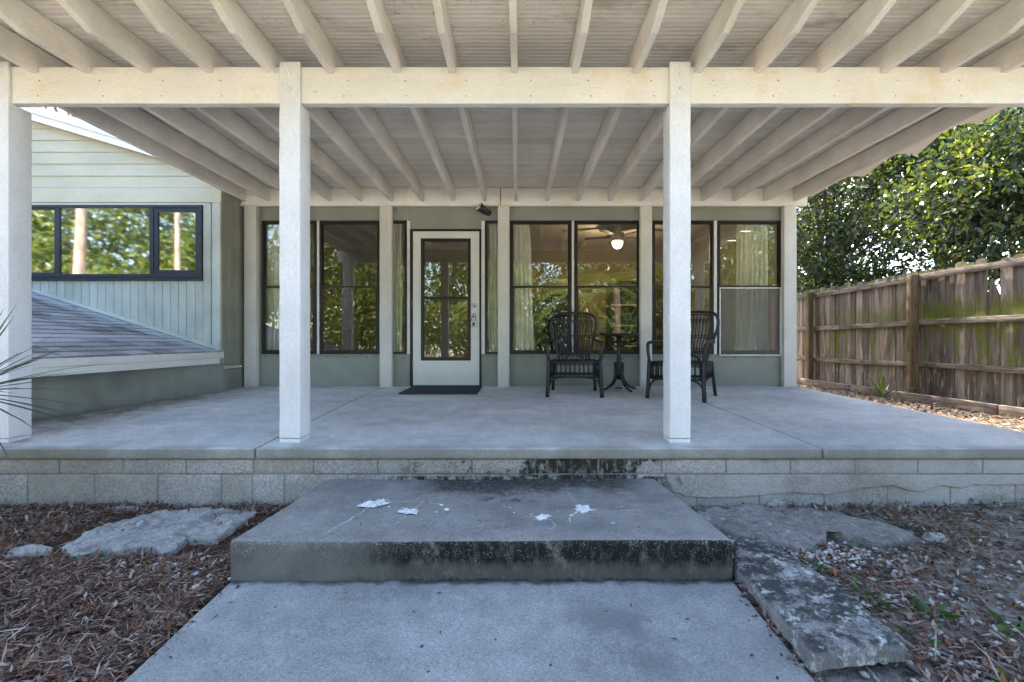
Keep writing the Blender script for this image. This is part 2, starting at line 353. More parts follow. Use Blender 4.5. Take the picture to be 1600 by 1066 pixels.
def concrete(name, base, kind):
    m = NM(name, .88, .2)
    c = m.scalec(base, m.ss(m.noise(1.1, 5, .6), .3, .7, .84, 1.12))
    c = m.scalec(c, m.ss(m.noise(9, 6, .65), .3, .7, .90, 1.08))
    c = m.scalec(c, m.ss(m.noise(120, 3, .75), .28, .72, .70, 1.28))
    if kind in ('patio', 'walk', 'step'):
        c = m.scalec(c, m.ss(m.noise(3.0, 6, .7, m.vec((.6, 1.6, 1)), .6), .3, .7, .93, 1.06))
        c = m.scalec(c, m.ss(m.noise(45, 4, .7), .3, .7, .93, 1.06))
        pit = m.mul(m.ss(m.voro(42), .0, .10, 1, 0), m.ss(m.noise(9, 3), .48, .6)); c = m.mix(m.mul(pit, .55), c, (.10, .10, .095))
    bh = m.add(m.mul(m.noise(150, 4, .7), 1.0), m.mul(m.noise(24, 5, .6), .8)); bs = .35
    bl = (.014, .015, .012)
    if kind == 'patio':
        c = m.mix(m.mul(m.ss(m.noise(1.4, 6, .65, m.vec((1, 1.5, 1))), .52, .72), .45), c, (.27, .265, .25))
        # dirt along the left wing
        d = m.mul(m.ss(m.add(m.x, m.mul(m.noise(4, 5), .9)), -2.55, -3.35), m.ss(m.noise(7, 5, .65), .42, .6)); c = m.mix(m.mul(d, .6), c, (.17, .135, .095))
        e = m.mul(m.ss(m.y, 3.06, 2.93), m.ss(m.noise(3, 5), .35, .6)); c = m.mix(m.mul(e, .6), c, (.19, .18, .15))
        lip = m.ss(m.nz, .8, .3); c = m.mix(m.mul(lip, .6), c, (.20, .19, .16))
        w_ = m.mul(m.ss(m.noise(12, 6, .7, m.vec((.5, 2, 1))), .63, .67), m.ss(m.noise(1.3, 2), .5, .6)); c = m.mix(m.mul(w_, .35), c, (.7, .7, .68))
        t = m.ss(m.voro(2.6), .0, .035, 1, 0); c = m.mix(m.mul(t, .5), c, (.1, .09, .08))
    if kind == 'walk':
        c = m.mix(m.mul(m.ss(m.noise(1.6, 5, .6), .5, .72), .5), c, (.175, .175, .17))
        d = m.mul(m.win(m.x, .15, .62, .2), m.win(m.y, 1.45, 1.88, .12), m.ss(m.noise(5, 5, .6), .4, .6)); c = m.mix(m.mul(d, .55), c, (.12, .12, .13))
        wsp = m.mul(m.ss(m.voro(60), .0, .16, 1, 0), m.ss(m.noise(14, 3), .5, .65)); c = m.mix(m.mul(wsp, .35), c, (.6, .6, .57))
        t = m.ss(m.voro(5.2), .0, .03, 1, 0); c = m.mix(m.mul(t, .8), c, (.03, .025, .02)); bs = .5
        e = m.ss(m.add(m.y, m.mul(m.noise(12, 4), .08)), 2.03, 2.07); c = m.mix(m.mul(e, .8), c, bl)
    if kind == 'step':
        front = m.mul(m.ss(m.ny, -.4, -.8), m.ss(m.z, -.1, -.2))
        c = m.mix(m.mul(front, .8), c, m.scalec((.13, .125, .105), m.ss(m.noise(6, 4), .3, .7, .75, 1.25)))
        nn = m.noise(9, 7, .7, m.vec((1, 1, .7))); fx = m.ss(m.add(m.x, m.mul(m.noise(3, 4), .6)), -.7, -.05)
        up = m.ss(m.add(m.z, m.mul(m.add(nn, -.5), .16)), -.40, -.335)
        mold = m.mul(front, fx, m.ss(nn, .30, .46), m.add(.5, m.mul(up, .6)))
        r2 = m.mul(front, m.win(m.x, .1, .62, .2), up, m.ss(m.noise(5, 4), .3, .45))
        foot = m.mul(front, m.ss(m.add(m.z, m.mul(nn, .05)), -.395, -.425), m.ss(m.x, -.95, -.5), m.ss(m.noise(14, 4), .38, .5))
        mold = m.maxi(m.maxi(mold, r2), foot)
        top = m.ss(m.nz, .5, .9)
        tb = m.mul(top, m.ss(m.add(m.y, m.mul(m.add(m.noise(5, 6, .65), -.5), .5)), 2.60, 2.80), m.win(m.x, -.62, .72, .2), m.ss(m.noise(8, 5), .22, .42))
        tb2 = m.mul(top, m.win(m.y, 2.52, 2.62, .05), m.win(m.x, -.22, .08, .07), m.ss(m.noise(11, 5), .42, .58))
        tt = m.mul(top, m.ss(m.noise(2.1, 5, .6, m.vec((1, 2, 1))), .48, .7)); c = m.mix(m.mul(tt, .5), c, (.14, .14, .137))
        mold = m.maxi(mold, m.maxi(m.mul(tb, .9), m.mul(tb2, .8)))
        brk = m.mul(m.ss(m.noise(24, 7, .8, m.vec((1.5, 1, .45))), .30, .54), m.ss(m.noise(130, 3, .7), .1, .4)); c = m.mix(m.mul(mold, m.add(.42, m.mul(brk, .55))), c, bl)
        ag = m.mul(m.ss(m.noise(210, 2, .6), .60, .68), m.ss(m.noise(26, 4, .7), .42, .58)); edge = m.mul(front, m.ss(m.z, -.39, -.30, .25, 1))
        c = m.mix(m.mul(ag, edge, .8), c, (.62, .6, .55)); bs = .7
        rim = m.mul(m.win(m.nz, .2, .97, .15), m.ss(m.noise(190, 2, .6), .56, .66), m.ss(m.noise(18, 3), .42, .6)); c = m.mix(m.mul(rim, .55), c, (.62, .6, .55))
    if kind == 'block':
        c = m.scalec(c, m.ss(m.noise(55, 4, .75), .3, .7, .72, 1.18))
        c = m.mix(m.ss(m.rnd(), .2, .9, 0, .45), c, (.31, .28, .225))
        right = m.ss(m.x, .9, 1.5)
        bluew = m.mul(m.ss(m.x, 1.0, 1.9), m.ss(m.noise(2.2, 6, .6), .35, .55)); c = m.mix(m.mul(bluew, .6), c, (.50, .495, .48))
        nn = m.noise(10, 7, .7); cen = m.win(m.x, -.75, 1.02, .2)
        md = m.mul(cen, m.ss(m.add(m.mul(m.win(m.x, .0, .80, .3), .16), nn), .52, .64))
        line = m.mul(m.ss(m.noise(20, 5), .40, .55), m.win(m.x, -.85, .95, .1), m.ss(m.z, -.243, -.262))
        old = m.mul(m.ss(m.noise(3.2, 6, .7), .6, .72), .5)
        c = m.mix(m.mul(old, .8), c, (.12, .105, .07)); brk = m.ss(m.noise(20, 7, .8, m.vec((1.6, 1, .5))), .33, .52); c = m.mix(m.mul(m.maxi(md, line), m.add(.15, m.mul(brk, .8))), c, bl)
        bs = .9; bh = m.add(m.mul(m.noise(70, 5, .75), 1.4), m.mul(m.noise(14, 5), .8))
    if kind == 'plain2':
        c = m.mix(m.mul(m.ss(m.noise(11, 7, .72, None, .8), .50, .60), .6), c, (.13, .12, .11)); c = m.mix(m.mul(m.ss(m.noise(17, 7, .75), .58, .64), .6), c, (.6, .6, .59)); bs = 1.0; bh = m.add(m.mul(m.noise(70, 5, .75), 1.2), m.mul(m.noise(16, 6, .7), 2.0))
    if kind == 'old':
        up = m.ss(m.nz, .2, .8); nn = m.noise(9, 9, .78)
        mk = m.mul(m.mul(m.ss(m.noise(3.5, 4), .30, .42), m.ss(nn, .39, .53)), m.ss(m.x, .8, 1.0)); c = m.mix(m.mul(mk, .88, m.add(.35, m.mul(up, .65))), c, (.022, .023, .022))
        wsp = m.mul(m.ss(m.noise(16, 8, .8), .53, .60), .75); c = m.mix(wsp, c, (.6, .6, .57)); bs = 1.0
        bh = m.add(m.mul(m.noise(60, 5, .75), 1.2), m.mul(m.noise(12, 5), 1.2))
    m.color(c).bump(bh, bs, .006); return m.m
MAT['patio'] = concrete('patio_concrete', (.50, .495, .475), 'patio')
MAT['walk'] = concrete('walkway_concrete', (.30, .298, .285), 'walk')
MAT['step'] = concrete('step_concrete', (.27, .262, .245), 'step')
MAT['block'] = concrete('concrete_block', (.40, .385, .35), 'block')
MAT['mortar'] = concrete('mortar', (.25, .245, .225), 'plain')
MAT['oldslab'] = concrete('weathered_slab_concrete', (.28, .275, .26), 'old')
MAT['oldslab2'] = concrete('broken_concrete', (.37, .36, .335), 'plain2')
MAT['oldslab3'] = concrete('dull_broken_concrete', (.235, .225, .205), 'plain2')
def soil():
    m = NM('soil', .95, .1); n = m.noise(14, 8, .7)
    left = m.mix(m.ss(n, .3, .7), (.035, .022, .015), (.11, .065, .045))
    right = m.mix(m.ss(m.noise(9, 8, .7), .35, .65), (.075, .06, .05), (.31, .285, .255))
    c = m.mix(m.ss(m.x, -.3, .3), left, right)
    far = m.mix(m.ss(m.noise(1.1, 5), .35, .65), (.34, .32, .24), (.62, .56, .47))
    c = m.mix(m.ss(m.y, -.3, -1.6), c, far)
    straw = m.mix(m.ss(m.noise(30, 5, .7), .35, .65), (.07, .05, .035), (.26, .19, .13))
    c = m.mix(m.mul(m.ss(m.x, 3.6, 3.9), m.ss(m.y, 3.0, 3.6)), c, straw)
    m.color(c).bump(m.add(m.noise(60, 5, .7), m.noise(14, 4)), .9, .02); return m.m
MAT['soil'] = soil()
def vcol(name, rough=.8, spec=.2, transl=0.0, bump=0):
    m = NM(name, rough, spec); c = m.attr(); m.color(c)
    if transl:
        t = m.t.nodes.new('ShaderNodeBsdfTranslucent'); mm = m.t.nodes.new('ShaderNodeMix'); mm.data_type = 'RGBA'; mm.blend_type = 'MULTIPLY'; mm.inputs[0].default_value = 1
        m.lk(c, mm.inputs[6]); mm.inputs[7].default_value = (2.2, 1.9, .6, 1); m.lk(mm.outputs[2], t.inputs[0])
        x = m.t.nodes.new('ShaderNodeMixShader'); x.inputs[0].default_value = transl; m.lk(m.b.outputs[0], x.inputs[1]); m.lk(t.outputs[0], x.inputs[2]); m.lk(x.outputs[0], m.out.inputs[0])
    return m.m
MAT['litter'] = vcol('dry_leaf_litter', .8, .25)
MAT['leaf'] = vcol('tree_leaf', .32, .6, .34)
MAT['blade'] = vcol('plant_blade', .45, .4, .2)
MAT['pebble'] = vcol('pebble', .8, .2)
def bark():
    m = NM('tree_bark', .9, .15); v = m.vec((2, 2, .5)); c = m.mix(m.ss(m.noise(9, 6, .7, v), .3, .7), (.06, .045, .035), (.25, .20, .16)); m.color(c).bump(m.noise(14, 6, .7, v), 1, .03); return m.m
MAT['bark'] = bark()
def pinebark():
    m = NM('pine_bark', .9, .15); v = m.vec((2, 2, .5)); c = m.mix(m.ss(m.noise(5, 6, .7, v), .3, .7), (.14, .10, .075), (.40, .31, .25)); m.color(c).bump(m.noise(9, 6, .7, v), 1, .03); return m.m
MAT['pinebark'] = pinebark()
def shingle():
    m = NM('asphalt_shingle', .9, .2); r = m.rnd()
    c = m.mix(r, (.19, .19, .19), (.34, .335, .33)); c = m.scalec(c, m.ss(m.noise(300, 2), .3, .7, .6, 1.5))
    st = m.ss(m.noise(1.8, 6, .65, m.vec((.6, 1.2, 1))), .47, .62); c = m.mix(m.mul(st, .55), c, (.06, .06, .062))
    li = m.mul(m.ss(m.add(m.y, m.mul(m.noise(5, 5), .5)), 5.55, 5.85), m.ss(m.noise(8, 5), .3, .5)); c = m.mix(m.mul(li, .8), c, (.45, .48, .5))
    m.color(c).bump(m.noise(250, 3), .6, .004); return m.m
MAT['shingle'] = shingle()
def stucco():
    m = NM('grey_green_stucco', .85, .2); c = m.scalec((.25, .265, .24), m.ss(m.noise(2.5, 5), .3, .7, .8, 1.2))
    c = m.mix(m.mul(m.ss(m.noise(4, 6, .7), .55, .75), .4), c, (.30, .31, .28)); c = m.mix(m.mul(m.ss(m.add(m.z, m.mul(m.noise(6, 4), .1)), .06, .0), .6), c, (.12, .09, .06)); m.color(c).bump(m.noise(50, 5), .5, .006); return m.m
MAT['stucco'] = stucco()
def glass(name, refl, tint=(.86, .88, .85), rough=0.0, wav=.0):
    m = NM(name); t = m.t.nodes.new('ShaderNodeBsdfTransparent'); t.inputs[0].default_value = (*tint, 1)
    g = m.t.nodes.new('ShaderNodeBsdfGlossy'); g.inputs['Roughness'].default_value = rough; g.inputs[0].default_value = (.96, .97, .95, 1)
    if wav:
        n = m.t.nodes.new('ShaderNodeBump'); n.inputs['Strength'].default_value = wav; n.inputs['Distance'].default_value = .01; m.lk(m.noise(1.6, 2), n.inputs['Height']); m.lk(n.outputs[0], g.inputs['Normal'])
    fr = m.t.nodes.new('ShaderNodeFresnel'); fr.inputs['IOR'].default_value = 1.5
    f = m.math('ADD', refl, m.mul(fr.outputs[0], .9)); x = m.t.nodes.new('ShaderNodeMixShader')
    m.lk(f, x.inputs[0]); m.lk(t.outputs[0], x.inputs[1]); m.lk(g.outputs[0], x.inputs[2]); m.lk(x.outputs[0], m.out.inputs[0]); return m.m
MAT['glass'] = glass('window_glass', .045, (.96, .97, .95), wav=.02)
MAT['doorglass'] = glass('door_glass', .055, (.96, .97, .95), wav=.015)
MAT['wingglass'] = glass('coated_window_glass', .62, (.35, .38, .38), .032)
def screenmat():
    m = NM('insect_screen', .8, .1); m.color((.22, .22, .21)); t = m.t.nodes.new('ShaderNodeBsdfTransparent'); x = m.t.nodes.new('ShaderNodeMixShader'); x.inputs[0].default_value = .28
    m.lk(t.outputs[0], x.inputs[1]); m.lk(m.b.outputs[0], x.inputs[2]); m.lk(x.outputs[0], m.out.inputs[0]); return m.m
MAT['screen'] = screenmat()
def curtain():
    m = NM('curtain_cloth', .9, .1); m.color(m.scalec((.92, .89, .80), m.ss(m.noise(6, 3), .3, .7, .9, 1.05))); m.bump(m.noise(300, 2), .2, .002); return m.m
MAT['curtain'] = curtain()
MAT['inwall'] = simple('tan_room_wall', (.27, .215, .13), .8, .2, nvar=.05, nscale=2, bump=.1)
MAT['inceil'] = simple('room_ceiling', (.5, .45, .38), .8, .2, nvar=.05, nscale=2, bump=.1)
MAT['infloor'] = simple('room_floor', (.12, .08, .05), .5, .3, nvar=.2, nscale=4)
MAT['darkwood'] = simple('dark_cabinet_wood', (.012, .010, .009), .5, .3)
MAT['roofing'] = simple('grey_roofing', (.30, .30, .30), .9, .2, nvar=.2)
MAT['splash'] = simple('white_paint_splash', (.74, .74, .74), .7, .2, nvar=.3, nscale=70, bump=.4)
MAT['gap'] = simple('dark_joint_filler', (.03, .03, .03), .9, .1)
def lampmat():
    m = bpy.data.materials.new('lit_lamp_bowl'); m.use_nodes = True; b = m.node_tree.nodes['Principled BSDF']
    b.inputs['Emission Color'].default_value = (1, .72, .36, 1); b.inputs['Emission Strength'].default_value = .9; b.inputs['Base Color'].default_value = (.8, .7, .5, 1); return m
MAT['lamp'] = lampmat()

# ================================================================== GROUND
def gz(x, y):
    z = -.448 - .028 - max(0, 2.03 - max(y, .1)) * .05
    if y > 2.03: z += (y - 2.03) * .035
    r = sstep(2.5, 3.9, x) * sstep(2.0, 3.4, y); z = z + r * .05; t = sstep(3.3, 4.1, x) * sstep(2.7, 4.0, y); z = z * (1 - t) + t * (-.20 - .05 * sstep(4.4, 5.5, x))
    return z
def build_ground():
    def lines(a, b, s, far):
        L = list(np.arange(a, b + 1e-6, s)); lo = [-far, -far / 2, -far / 5, -20, -12, -8]; hi = [8, 12, 20, far / 5, far / 2, far]
        return [q for q in lo if q < a - .5] + L + [q for q in hi if q > b + .5]
    xs = lines(-5.2, 6.4, .06, 300); ys = lines(-1.0, 6.2, .06, 300); vs = []
    for y in ys:
        for x in xs:
            z = gz(x, y)
            if -5 < x < 6.3 and -.9 < y < 6.1: z += .012 * mnoise.noise(Vector((x * 2.2, y * 2.2, 0))) + .008 * mnoise.noise(Vector((x * 8, y * 8, 3))) + .006 * mnoise.noise(Vector((x * 23, y * 23, 3)))
            if -1.33 < x < .97 and y < 2.3: z -= .05
            vs.append((x, y, z))
    n = len(xs); fs = [(j * n + i, j * n + i + 1, (j + 1) * n + i + 1, (j + 1) * n + i) for j in range(len(ys) - 1) for i in range(n - 1)]
    o = MB().add(vs, fs, True).build('ground', MAT['soil'], origin=(0, 0, -.45)); tag(o, kind='structure')
build_ground()
# walkway
def wz(y): return -.448 - (2.03 - y) * .05
ww = rough_block(-1.30, .945, -1.2, 2.08, -.08, 0.0, .012, .09, .0025, 4, warp=lambda p: Vector((p.x + (2.03 - p.y) * (.02 if p.x > 0 else .03) * .6, p.y, p.z + wz(p.y))))
tag(ww.build('walkway', MAT['walk']), kind='structure')
# step
TR = EYE - .892
def swarp(p):
    t = (p.y - 2.033) / .92
    x = p.x + (.06 if p.x < -.18 else -.085) * t * min(1, abs(p.x + .18)); return Vector((x, p.y, p.z + .004 * math.sin(p.x * 2)))
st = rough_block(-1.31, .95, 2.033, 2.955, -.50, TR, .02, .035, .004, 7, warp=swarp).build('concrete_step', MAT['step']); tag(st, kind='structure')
def splat(c, r, seed, arms=16, k=1.0):
    R = random.Random(seed); n = 56; vs = []
    spikes = [(R.uniform(0, 2 * math.pi), R.uniform(.03, .07), R.uniform(.05, .5)) for _ in range(arms)]
    for i in range(n * 2):
        a = math.pi * i / n; rr = .80 + .16 * math.sin(2 * a + seed) + .12 * math.sin(5 * a + seed * 2) + .07 * math.sin(9 * a + seed) + .10 * mnoise.noise(Vector((4 * math.cos(a), 4 * math.sin(a), seed)))
        for sa, sw, sl in spikes:
            d = abs((a - sa + math.pi) % (2 * math.pi) - math.pi); rr += sl * max(0, 1 - d / sw) ** 1.3
        vs.append((c[0] + r * rr * math.cos(a), c[1] + r * rr * math.sin(a) * k, TR + .0035))
    vs.append((c[0], c[1], TR + .0055)); m = len(vs) - 1
    return MB().add(vs, [(m, i, (i + 1) % m) for i in range(m)])
def tr_pt(px, py): Y = .892 * F / (py - CY); return (PX(px, Y), Y)
spl = [(584, 788, .075, 1), (638, 800, .052, 2), (690, 790, .014, 3), (698, 797, .02, 4), (911, 796, .058, 5), (848, 809, .042, 6), (893, 806, .012, 7), (958, 818, .010, 8), (682, 801, .008, 9), (803, 802, .007, 10), (608, 793, .008, 12), (872, 800, .006, 13), (620, 818, .005, 14), (830, 805, .006, 15), (797, 794, .006, 16)]
for (px, py, r, s) in spl:
    splat(tr_pt(px, py), r, s, 26 if r > .03 else 5).build('paint_splash', MAT['splash'], st)
def drip(pts, w, seed):
    R = random.Random(seed); L = []
    for i, q in enumerate(curve([Vector((*tr_pt(*p), 0)) for p in pts], 14)):
        L.append(q + Vector((mnoise.noise(q * 22), mnoise.noise(q * 24 + Vector((5, 5, 5))), 0)) * .010)
    vs = []; fs = []
    for i, q in enumerate(L):
        d = (L[min(i + 1, len(L) - 1)] - L[max(i - 1, 0)]).normalized(); s = Vector((-d.y, d.x, 0)) * w * (.4 + R.random() * 1.1) * (1 - .4 * i / len(L))
        vs += [q + s + Vector((0, 0, TR + .0035)), q - s + Vector((0, 0, TR + .0035))]
    fs = [(2 * i, 2 * i + 1, 2 * i + 3, 2 * i + 2) for i in range(len(L) - 1)]
    fs = [f for f in fs if R.random() > .22]
    return MB().add(vs, fs)
for i, (pts, w_) in enumerate([([(584, 788), (555, 808), (528, 823), (505, 836)], .0022), ([(588, 786), (612, 784), (650, 785), (690, 789)], .0022), ([(640, 799), (655, 790), (663, 783)], .0016),
                  ([(911, 796), (940, 796), (975, 792), (1010, 783)], .002), ([(911, 796), (950, 800), (998, 797)], .0015), ([(911, 797), (895, 805), (890, 810), (893, 817)], .003),
                  ([(848, 809), (830, 808), (812, 810)], .0016), ([(852, 810), (866, 818), (862, 828), (840, 824)], .0014), ([(905, 794), (893, 778), (886, 768)], .0013), ([(640, 803), (622, 813)], .0013)]):
    drip(pts, w_, i).build('paint_splash', MAT['splash'], st)

# ================================================================== PATIO: slab sections and concrete blocks
pat = empty('patio', (0, 2.95, -.4)); tag(pat, kind='structure')
YF = 2.93; PXL, PXR = -4.3, 3.77
def pwarp(p): return Vector((p.x, p.y, p.z + floor_z(p.y)))
jl = lambda y: -1.72 - (y - 2.93) * .06
for (a, b, la, lb) in ((PXL, -1.72, None, 'j'), (-1.72, 1.94, 'j', None), (1.94, PXR, None, None)):
    def wp(p, la=la, lb=lb, a=a, b=b):
        s = (jl(p.y) + 1.72)
        x = p.x
        if la == 'j': x += s * (1 - min(1, max(0, (p.x - a) / .5)))
        if lb == 'j': x += s * min(1, max(0, (p.x - (b - .5)) / .5))
        return Vector((x, p.y, p.z + floor_z(p.y)))
    rough_block(a + .003, b - .003, YF, 6.30, -.07, 0, .012, .08, .0025, 5, warp=wp).build('slab_section', MAT['patio'], pat)
MB().box(PXL + .02, PXR - .02, 3.04, 6.3, -.55, floor_z(3.04) - .075).build('mortar_bed', MAT['mortar'], pat)
MB().box(PXL + .01, PXR - .01, 2.9555, 3.05, -.55, floor_z(2.95) - .066).build('mortar_joint', MAT['mortar'], pat)
def zpx(py, Y=2.95): return PZ(py, Y)
j1 = [-307, -208, -108, -7, 92, 192, 291, 396, 490, 590, 639, 737, 836, 935, 1034, 1134, 1235, 1336, 1435, 1536, 1636, 1722]
z1a, z1b = zpx(741.2), zpx(717.5)
for a, b in zip(j1, j1[1:]):
    x0, x1 = PX(a, 2.95) + .004, PX(b, 2.95) - .004; dy = random.uniform(-.003, .004)
    rough_block(x0, x1, 2.95 + dy, 3.03, z1a + .004, z1b - .002, .006, .04, .003, 12).build('block', MAT['block'], pat)
j2 = [-255, -156, -56, 43, 147, 246, 345, 394, 444, 543, 643, 743, 842, 941, 1040, 1088, 1187, 1288, 1387, 1486, 1587, 1687, 1722]
for a, b in zip(j2, j2[1:]):
    x0, x1 = PX(a, 2.95) + .004, PX(b, 2.95) - .004; dy = random.uniform(-.003, .003)
    rough_block(x0, x1, 2.952 + dy, 3.03, zpx(790) - .02, z1a - .003, .006, .04, .003, 12).build('block', MAT['block'], pat)
MB().box(PXR - .12, PXR - .01, 3.06, 6.3, -.5, floor_z(3.0) - .08).build('side_wall', MAT['block'], pat)
# render coat flaking off the right part of the wall
pts = [(1040, 744), (1250, 743), (1480, 742), (1700, 742), (1700, 752), (1600, 756), (1520, 756), (1500, 761), (1470, 757), (1430, 768), (1395, 757), (1340, 762), (1290, 772), (1240, 768), (1150, 776), (1080, 776), (1050, 768)]
o2 = [(PX(a, 2.95), zpx(b)) for a, b in pts]; vsn = []; 
L = []
for i in range(len(o2)):
    a, b = o2[i], o2[(i + 1) % len(o2)]; k = max(1, int(math.dist(a, b) / .02))
    for t in range(k):
        x = a[0] + (b[0] - a[0]) * t / k; z = a[1] + (b[1] - a[1]) * t / k
        if z < z1a - .01: z += .012 * mnoise.noise(Vector((x * 22, z * 22, 0)))
        L.append((x, z))
n = len(L); vsn = [(x, 2.942, z) for x, z in L] + [(x, 2.953, z) for x, z in L]
rc = MB().add(vsn, [tuple(range(n))] + [(i, n + i, n + (i + 1) % n, (i + 1) % n) for i in range(n)]).build('render_coat', MAT['block'], pat)

# ================================================================== PATIO ROOF
pr = empty('patio_roof', (0, 4.5, 0)); tag(pr, 'cream painted wooden patio roof with open rafters on square posts over the concrete patio', 'patio roof')
YP = 3.08; YB = 3.10
RB0, RB1 = PZ(115, YB), PZ(315, 6.15)         # underside of the rafters at front beam and back beam
def rbz(y): return RB0 + (RB1 - RB0) * (y - YB) / (6.15 - YB)
RH = .182
def sq_post(x, y, w, z0, z1, mat, name='post', bev=.006, base=True, gap=.012):
    mb = rough_block(x - w / 2, x + w / 2, y, y + w, z0 + (.028 if base else 0), z1, .006, .09, .002, 9, bottom=True)
    p = mb.build(name, mat, pr, origin=(x, y + w / 2, z0))
    if base: MB().box(x - w / 2 + .004, x + w / 2 - .004, y + .004, y + w - .004, z0 - .01, z0 + .022).build('post_base', mat, p)
    return p
PZT = PZ(96, YP)
fposts = []
for cx in (PX(-9, YP), PX(452.5, YP), PX(1063, YP), 3.66):
    z0 = floor_z(YP)
    w = .142 if cx > -3 else .19
    # lower full section up to the beam, thinner front tongue bolted over the beam
    zb = PZ(161.5, YB)
    p = rough_block(cx - w / 2, cx + w / 2, YP, YP + .15, z0 + .028, zb - .002, .006, .06, .003, 10, bottom=True)
    tongue = rough_block(cx - w / 2, cx + w / 2, YP, YB - .002, zb - .03, PZT, .005, .08, .0015, 9)
    p.add([v for v in tongue.v], tongue.f, True)
    po = p.build('post', MAT['post'], pr, origin=(cx, YP + .07, z0))
    MB().box(cx - w / 2 + .002, cx + w / 2 - .002, YP + .003, YP + .145, z0 - .01, z0 + .024).build('post_base', MAT['post'], po)
    for py in (115.5, 139):
        MB().lathe([(.001, -.008), (.010, -.0075), (.013, -.004), (.013, 0), (.0165, .0005), (.0165, .002)], (cx + random.uniform(-.004, .004), YP - .002, PZ(py, YP)), 12, 'y').build('bolt', MAT['beam'], po)
    fposts.append(cx)
# front beam: two planks face to face, in lengths between the posts
zt, zb = PZ(104.5, YB), PZ(161.5, YB)
edges = [-4.05] + [fposts[1], fposts[2]] + [4.05]
rough_block(-3.80, 4.05, YB, YB + .032, zb, zt, .004, .10, .0025, 3, bottom=True).build('beam', MAT['beam'], pr)
rough_block(-3.80, 4.05, YB + .034, YB + .066, zb + .004, zt, .004, .12, .002, 3, bottom=True).build('beam', MAT['beam'], pr)
for px, py in ((492, 143),):
    MB().lathe([(.001, -.008), (.010, -.0075), (.013, -.004), (.013, 0)], (PX(px, YB), YB, PZ(py, YB)), 12, 'y').build('bolt', MAT['beam'], pr)
# back beam (two lengths) and back posts
YBB = 6.15; zt2, zb2 = PZ(294, YBB), PZ(321.5, YBB)
rough_block(PX(372, YBB), PX(781.6, YBB), YBB, YBB + .07, zb2, zt2, .004, .12, .002, 3, bottom=True).build('beam', MAT['beam'], pr)
rough_block(PX(782.6, YBB), PX(1262, YBB), YBB + .002, YBB + .07, zb2, zt2, .004, .12, .002, 3, bottom=True).build('beam', MAT['beam'], pr)
for a, b in ((381, 400), (593, 611.8), (777.8, 795.8), (1001, 1019), (1225.5, 1245)):
    x = (PX(a, YBB) + PX(b, YBB)) / 2; w_ = PX(b, YBB) - PX(a, YBB)
    z0 = floor_z(6.15)
    mb = rough_block(x - w_ / 2, x + w_ / 2, YBB + .001, YBB + .085, z0 + .014, zb2 - .002, .005, .12, .002, 9, bottom=True)
    po = mb.build('post', MAT['backpost'], pr, origin=(x, YBB + .04, z0))
    MB().box(x - w_ / 2 + .002, x + w_ / 2 - .002, YBB + .006, YBB + .08, z0 - .01, z0 + .012).build('post_base', MAT['backpost'], po)
